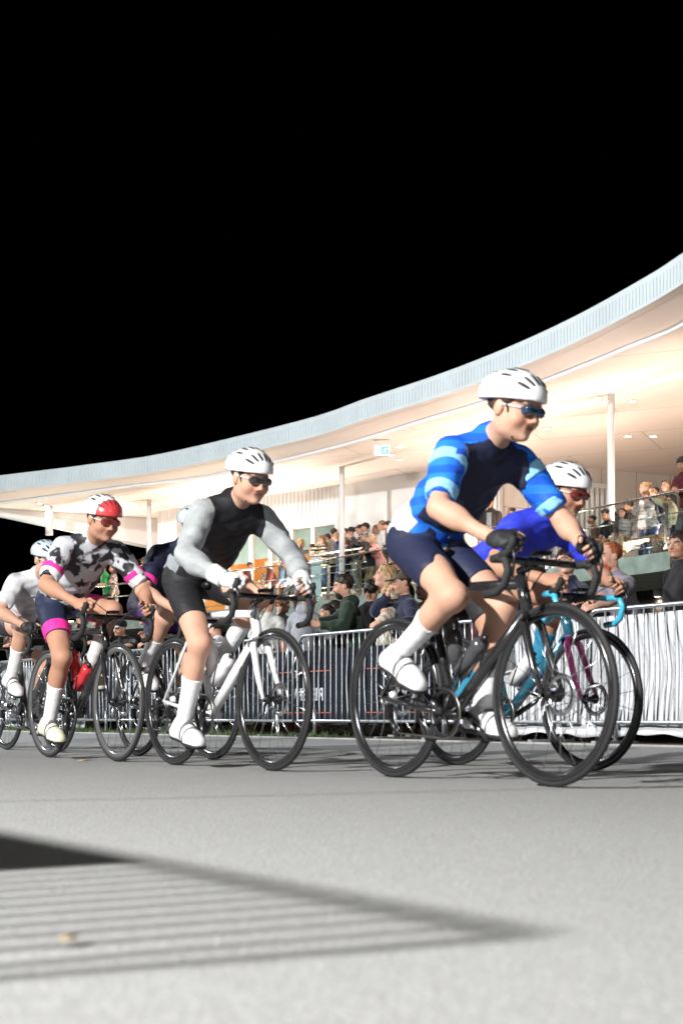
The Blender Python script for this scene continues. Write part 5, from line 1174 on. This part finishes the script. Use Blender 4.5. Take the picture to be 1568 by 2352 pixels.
F(975, 1330, 9.3, 200, 'person in a charcoal jacket behind the nearest rider', who(SK['light'], 'short', HB, T(C('charcoal', (.03, .03, .034))), DT, SN_T), lean=10)
F(1092, 1325, 9.2, 190, 'person in a dark maroon top behind the nearest rider', who(SK['tan'], 'short', HK, T(C('maroon', (.08, .015, .02))), DT, SN_B), lean=8)
# --- on the terrace
GB_ = 'spectators on the terrace'
def B(px, y, s, hd, label, spec, z0=ZF, **k):
    spec = dict(spec); spec.pop('sole', None)
    return spectator(px, y, s, hd, dict(k, spec=spec), label, GB_, z0, False, HBk, HBk)
def srail(px): p = rail_at(px); return float(p @ N[:2])
def rl(px, dz=1.14, z0=ZF, off=.0, line=None):
    p = rail_at(px) if line is None else rail_at(px) + N[:2] * 1.01
    return V(p[0] + N[0] * off, p[1] + N[1] * off, z0 + dz)
ZR = ZF + .35
B(854, 1228, srail(854) + .38, 205, 'blonde woman with pink sleeves and a black vest leaning on the front rail', who(SKB, 'long', HBL, T(C('pink_sleeves', (.62, .26, .27)), patches=()), KH), fem=True, lean=26, yaw=20, worldR=rl(848), worldL=rl(862))
B(836, 1223, srail(836) + .36, 190, 'man in a white and black cap and black top at the front rail', who(SK['light'], 'short', HG, T(C('black_top', (.014, .013, .016))), KH, cap=(BLKC, WCAP), beard=HG), lean=18, pitch=-14, worldR=rl(824), worldL=rl(836))
B(915, 1222, srail(915) + .4, 200, 'small person in a pale pink top on the terrace beside the gray puffer jacket', who(SK['fair'], 'long', HB, T(C('pale_pink', (.5, .36, .34))), DT), fem=True, lean=10, worldR=rl(908), worldL=rl(920))
s2 = lambda px, o: srail(px) + .95 + o
B(692, 1240, s2(692, .3), 15, 'woman with long curly blond hair facing right at the end of the upper rail', who(SKB, 'curly', HBL, T(C('charcoal', (.03, .03, .034))), DT), ZR, fem=True, lean=6, worldR=rl(700, 1.14, ZR, 0, 1))
B(716, 1250, s2(716, .45), 200, 'child in a maroon striped top leaning on the upper rail', who(SK['tan'], 'mop', HB, T(stripes('maroon_stripes', (.1, .02, .03), (.35, .25, .2), 9)), DT), ZR, lean=24, worldR=rl(712, 1.14, ZR, 0, 1), worldL=rl(720, 1.14, ZR, 0, 1))
B(738, 1230, s2(738, .3), 205, 'girl in a black and cream banded jumper with her hand at her mouth', who(SKB, 'long', HSB, T(stripes('black_cream', (.02, .02, .025), (.6, .52, .4), 3.2)), JN), ZR, fem=True, lean=6, pitch=-12, handR=(.03, .2, 1.42), hdR=(-.2, 0, 1), handL=(.1, .25, 1.15))
B(751, 1226, s2(751, .9), 190, 'dark-haired person behind the girl in the banded jumper', who(SK['tan'], 'short', HK, T(C('charcoal', (.03, .03, .034))), DT), ZR)
B(765, 1213, s2(765, .85), 120, 'man in a pale grey jumper turned away behind the navy puffer', who(SK['tan'], 'short', HB, T(C('pale_jumper', (.45, .42, .38))), DT), ZR)
B(772, 1223, s2(772, .3), 215, 'blonde woman in a navy puffer jacket with hands over the upper rail', who(SKB, 'short', HBL, T(C('navy_puffer', (.016, .03, .09)), fold=.009), C('blue_trousers', (.02, .05, .16))), ZR, fem=True, lean=20, yaw=18, worldR=rl(764, 1.12, ZR, -.08, 1), worldL=rl(776, 1.1, ZR, -.08, 1))
B(790, 1212, s2(790, .85), 200, 'pale man with receding hair between the navy puffer and the man in glasses', who(SK['fair'], 'receding', HB, T(C('brown_jacket', (.09, .045, .03))), DT), ZR)
B(806, 1212, s2(806, .35), 178, 'man in glasses and a black jacket leaning on the upper rail', who(SK['light'], 'mop', HB, T(C('black_jacket', (.011, .011, .013))), GT, glasses=LENS), ZR, lean=18, pitch=-6, worldR=rl(792, 1.14, ZR, 0, 1), worldL=rl(800, 1.14, ZR, 0, 1))
B(826, 1205, s2(826, .95), 185, 'ruddy man in a dark red cap at the back of the raised crowd', who(SK['light'], 'short', HB, T(C('maroon', (.08, .015, .02))), DT, cap=(C('cap_maroon', (.1, .02, .02)), BLKC)), ZR)
B(838, 1201, s2(838, .7), 190, 'man in a plain black cap and light plaid shirt', who(SK['light'], 'short', HB, T(C('light_plaid', (.42, .38, .3))), DT, cap=(BLKC, BLKC)), ZR)
B(863, 1206, s2(863, .9), 195, 'fair man in a white top behind the pink-sleeved woman', who(SK['fair'], 'short', HSB, T(C('white_top', (.6, .58, .6))), DT), ZR)
B(876, 1196, s2(876, .8), 192, 'man with a white scarf left of the black cap', who(SK['light'], 'short', HSB, T(C('white_scarf', (.55, .53, .52))), DT), ZR)
B(890, 1197, s2(890, .4), 165, 'broad man in a gray puffer jacket and black cap', who(SK['light'], 'short', HB, T(C('grey_puffer', (.09, .095, .1)), off=.04, fold=.009), DT, cap=(BLKC, BLKC)), ZR, lean=16)
B(926, 1190, s2(926, .7), 180, 'man in a denim jacket looking left beside the white wall', who(SK['tan'], 'short', HK, T(C('denim_jacket', (.06, .1, .16))), DT), ZR)
B(575, 1292, srail(575) + .5, -10, 'man in a dark red jumper facing right behind the glass', who(SK['tan'], 'short', HK, T(C('dark_red', (.11, .03, .025))), DT), lean=28)
B(612, 1289, srail(612) + .5, 195, 'bald man in a dark red jumper behind the glass', who(SK['fair'], 'bald', HG, T(C('dark_red', (.11, .03, .025))), DT), lean=28)
B(640, 1287, srail(640) + .7, 190, 'man in a pale cap and blue jacket behind the glass', who(SK['light'], 'short', HB, T(C('denim_jacket', (.06, .1, .16))), DT, cap=(WCAP, WCAP)), lean=24)
B(657, 1284, srail(657) + .8, 200, 'person in a soft grey top right of the pale cap', who(SK['light'], 'short', HB, T(C('soft_grey', (.3, .3, .32))), DT), lean=24)
B(238, 1294, srail(238) + .25, 210, 'man in a green and black shirt with folded arms at the left rail', who(SK['tan'], 'short', HB, T(C('kelly_green', (.02, .22, .06)), .8), DT), lean=10, handR=(-.1, .28, 1.16), handL=(.12, .26, 1.2))
B(258, 1298, srail(258) + .35, 205, 'woman in a patterned top right of the green shirt', who(SK['tan'], 'long', HB, T(blotch('floral', (.05, .03, .035), (.45, .36, .32), 22, .8)), DT), fem=True, worldR=rl(252))
B(331, 1280, srail(331) + .5, 215, 'man with a goatee, dark cap and white shirt by the left column', who(SK['tan'], 'short', HB, T(C('white_top', (.6, .58, .6))), DT, cap=(C('cap_brown', (.05, .03, .02)), BLKC), beard=HB))
B(326, 1299, srail(326) + .2, 150, 'blond child in a dark top below the man in the white shirt', who(SK['fair'], 'mop', HBL, T(C('charcoal', (.03, .03, .034))), DT), yaw=10)
B(348, 1284, srail(348) + .25, 222, 'dark-haired boy in a black jacket by the left column', who(SK['light'], 'mop', HK, T(C('black_jacket', (.011, .011, .013))), DT), handR=(.05, .28, 1.2), handL=(-.1, .26, 1.22))
B(363, 1267, srail(363) + .6, 228, 'tall blond man in a lime top and navy jacket', who(SK['fair'], 'mop', HSB, T(C('lime', (.25, .3, .03))), DT))
B(388, 1263, srail(388) + .9, 200, 'person in a brown jacket right of the tall blond man', who(SK['light'], 'short', HB, T(C('brown_jacket', (.09, .045, .03))), DT))
B(1125, 1139, srail(1125) + .55, 245, 'man standing in an open dark jacket over a grey shirt, looking down', who(SK['tan'], 'short', HB, T(C('dark_brown_jacket', (.04, .03, .025)), patches=(dict(name='shirt', mat=C('soft_grey', (.3, .3, .32)), size=(.12, .2, .5), up=.3, fw=.12),)), GT), pitch=-24)
B(1173, 1166, srail(1173) + .5, 200, 'person in a dark blue top with a knot of dark hair', who(SK['tan'], 'bun', HK, T(C('navy_jacket', (.014, .018, .045))), DT), fem=True)
B(1233, 1128, srail(1233) + 1.6, 180, 'person in a peaked cap behind the royal blue rider', who(SK['tan'], 'short', HK, T(C('navy_jacket', (.014, .018, .045))), DT, cap=(OLIVE, BLKC)))
B(1262, 1108, srail(1262) + 1.2, 185, 'tall person in a navy top behind the second white helmet', who(SK['tan'], 'short', HK, T(C('navy_jacket', (.014, .018, .045))), DT))
seat = dict(seat=True)
B(1390, 1172, srail(1390) + .75, 215, 'man in a black t-shirt sitting left of the slim column', who(SK['tan'], 'quiff', HB, tee(C('black_top', (.014, .013, .016))), KH), lean=20, pitch=-18, **seat)
B(1427, 1171, srail(1427) + .55, 230, 'dark-haired woman in a striped top sitting with bare legs beside the column', who(SKW, 'long', HK, T(stripes('navy_stripes', (.55, .54, .52), (.03, .03, .05), 11)), C('beige', (.42, .32, .2))), fem=True, lean=14, yaw=14, **seat)
B(1440, 1145, srail(1440) + 1.35, 190, 'man with dark curly hair and beard sitting behind the striped top', who(SKD, 'mop', HB, T(C('charcoal', (.03, .03, .034))), DT, beard=HB), lean=8, **seat)
B(1358, 1187, srail(1358) + .8, 190, 'man in a brown top sitting at the far end of the seated row', who(SK['tan'], 'short', HB, T(C('brown_jacket', (.09, .045, .03))), DT), lean=14, **seat)
B(1480, 1108, srail(1480) + 2.2, 195, 'woman with curly blond hair tied up and a white top', who(SKB, 'bun', HBL, T(C('white_top', (.6, .58, .6))), JN), fem=True)
B(1482, 1129, srail(1482) + .9, 200, 'sandy-haired woman in a black striped jumper looking down', who(SK['fair'], 'short', HSB, T(stripes('black_stripes', (.02, .02, .03), (.5, .5, .5), 12)), JN), fem=True, lean=16, pitch=-20, handR=(-.1, .3, 1.1), handL=(.15, .3, 1.1))
B(1503, 1117, srail(1503) + 1.3, 200, 'man with cropped hair and a dark top, hand on his chin', who(SK['light'], 'buzz', HB, T(C('navy_jacket', (.014, .018, .045))), DT), lean=12, handR=(.04, .22, 1.44), hdR=(-.2, .1, 1))
B(1529, 1103, srail(1529) + 1.5, 205, 'man with sunglasses pushed up on cropped hair, grey top', who(SK['fair'], 'buzz', HSB, T(C('charcoal', (.03, .03, .034))), DT, glasses=LENS, glasses_up=True))
B(1531, 1136, srail(1531) + .42, 150, 'person in a cream jumper with dark hair leaning along the rail, back turned', who(SK['light'], 'mop', HK, T(C('cream_jumper', (.55, .5, .34)), off=.035), C('navy_trousers', (.014, .018, .045))), lean=22, yaw=30, worldL=rl(1492, 1.14))
B(1566, 1051, srail(1566) + .3, 222, 'boy in a maroon t-shirt leaning over the rail at the right edge', who(SKD, 'mop', HK, tee(C('maroon', (.08, .015, .02))), GT), lean=16, pitch=-22, worldR=rl(1550), worldL=rl(1585))
# the bench the seated row uses
b = empty('bench', (0, 0, 0)); p0, p1 = rail_at(1340) + N[:2] * .72, rail_at(1455) + N[:2] * .62; u_ = unit(np.r_[p1 - p0, 0]); c_ = (p0 + p1) / 2; L_ = np.linalg.norm(p1 - p0) + .5; b.location = (c_[0], c_[1], ZF + .006); b.rotation_euler = (0, 0, math.atan2(u_[1], u_[0]))
tag(b, 'long low bench under the seated row of spectators', 'bench'); wood = mat('bench_wood', (.3, .18, .09), .6, var=.2, vscale=8)
MB().box((0, 0, .41), (L_, .42, .05)).build('seat', wood, b)
for x in (-L_ / 2 + .2, L_ / 2 - .2): MB().box((x, 0, .195), (.06, .36, .38)).build('leg', STAIN, b)
# ------------------------------------------------------------------ light, camera
w = bpy.data.worlds.new('World'); scene.world = w; w.use_nodes = True
bg = w.node_tree.nodes['Background']; sky = w.node_tree.nodes.new('ShaderNodeTexSky'); sky.sky_type = 'NISHITA'; sky.sun_disc = False; sky.sun_elevation = R(-12); sky.sun_rotation = R(200)
w.node_tree.links.new(sky.outputs[0], bg.inputs[0]); bg.inputs[1].default_value = .05
def lamp(name, kind, loc, energy, col, target=None, **kw):
    l = bpy.data.lights.new(name, kind); l.energy = energy; l.color = col
    for k, v in kw.items(): setattr(l, k, v)
    o = bpy.data.objects.new(name, l); o.location = tuple(loc); COL.objects.link(o)
    if target is not None: o.rotation_euler = Vector((np.array(target) - np.array(loc)).tolist()).to_track_quat('-Z', 'Y').to_euler()
    return o
lamp('flood_and_fill', 'SPOT', LAMP, FLOOD, (1., .985, .95), target=(0, 12, 1.5), spot_size=R(150), spot_blend=.3, shadow_soft_size=.15)
lamp('flood_and_fill', 'SPOT', st(-4, 24, 9), FASCIA_FILL, (.95, .98, 1.), target=st(20.5, 29, 7.6), spot_size=R(165), spot_blend=.35, shadow_soft_size=.3)  # added off-frame lamp that brightens the fascia and the crowd
lamp('flood_and_fill', 'SPOT', (9, -9, 9), 2600., (1., .98, .95), target=(0, 4, 0), spot_size=R(120), spot_blend=.5, shadow_soft_size=.3)  # weak fill lamp, added to lift the black foreground shadows
# terrace downlights and added unseen area lamps behind the balustrade that brighten the ceiling
for i, (px, y) in enumerate(dl):
    d = (ZC - CAM_Z) * FPX / (HOR - y); p = on_ray(px, d, z=ZC - .03)
    lamp('downlight', 'SPOT', p, DOWN, (1., .85, .72), target=p - V(0, 0, 1), spot_size=R(130), spot_blend=.6, shadow_soft_size=.08)
for px, k in ((1650, .5), (1400, .8), (1180, .85), (980, .85), (640, .9), (480, .95), (300, .95), (140, .9), (20, .9)):
    try: p = rail_at(px)
    except Exception: continue
    p = p + N[:2] * (1.1 if px > 900 else .6)
    lamp('ceiling_fill', 'AREA', (p[0], p[1], ZF + .12), UP * k, (1., .81, .68), target=(p[0] - N[0] * .9, p[1] - N[1] * .9, ZC), shape='RECTANGLE', size=1.6, size_y=.12)
for px in (430, 560, 690):
    p = along(px) + wn * 2.; lamp('room_lamp', 'POINT', (p[0], p[1], ZH - .5), ROOM, (1., .8, .55), shadow_soft_size=.15)
p = on_ray(1510, 31, z=2.8); lamp('slab_lamp', 'SPOT', p, 60, (1., .8, .6), target=p - V(0, 0, 1), spot_size=R(140), spot_blend=.7, shadow_soft_size=.06)
cam = bpy.data.cameras.new('camera'); co = bpy.data.objects.new('camera', cam); COL.objects.link(co); scene.camera = co
co.location = (0, 0, CAM_Z); co.rotation_euler = (math.pi / 2, 0, 0)
cam.sensor_fit = 'HORIZONTAL'; cam.sensor_width = 24; cam.lens = FPX / 1568. * 24; cam.shift_y = (HOR - 1176.) / 1568.; cam.clip_end = 2000; cam.clip_start = .02
cam.dof.use_dof = True; cam.dof.focus_distance = 15.; cam.dof.aperture_fstop = FSTOP
scene.view_settings.view_transform = 'Standard'; scene.view_settings.look = 'None'; scene.view_settings.exposure = EXPO; scene.view_settings.gamma = 1
scene.render.use_motion_blur = False
c = scene.cycles; c.use_denoising = True; c.max_bounces = 8; c.diffuse_bounces = 4; c.transmission_bounces = 8; c.transparent_max_bounces = 12; c.caustics_reflective = False; c.caustics_refractive = False; c.sample_clamp_indirect = 4.
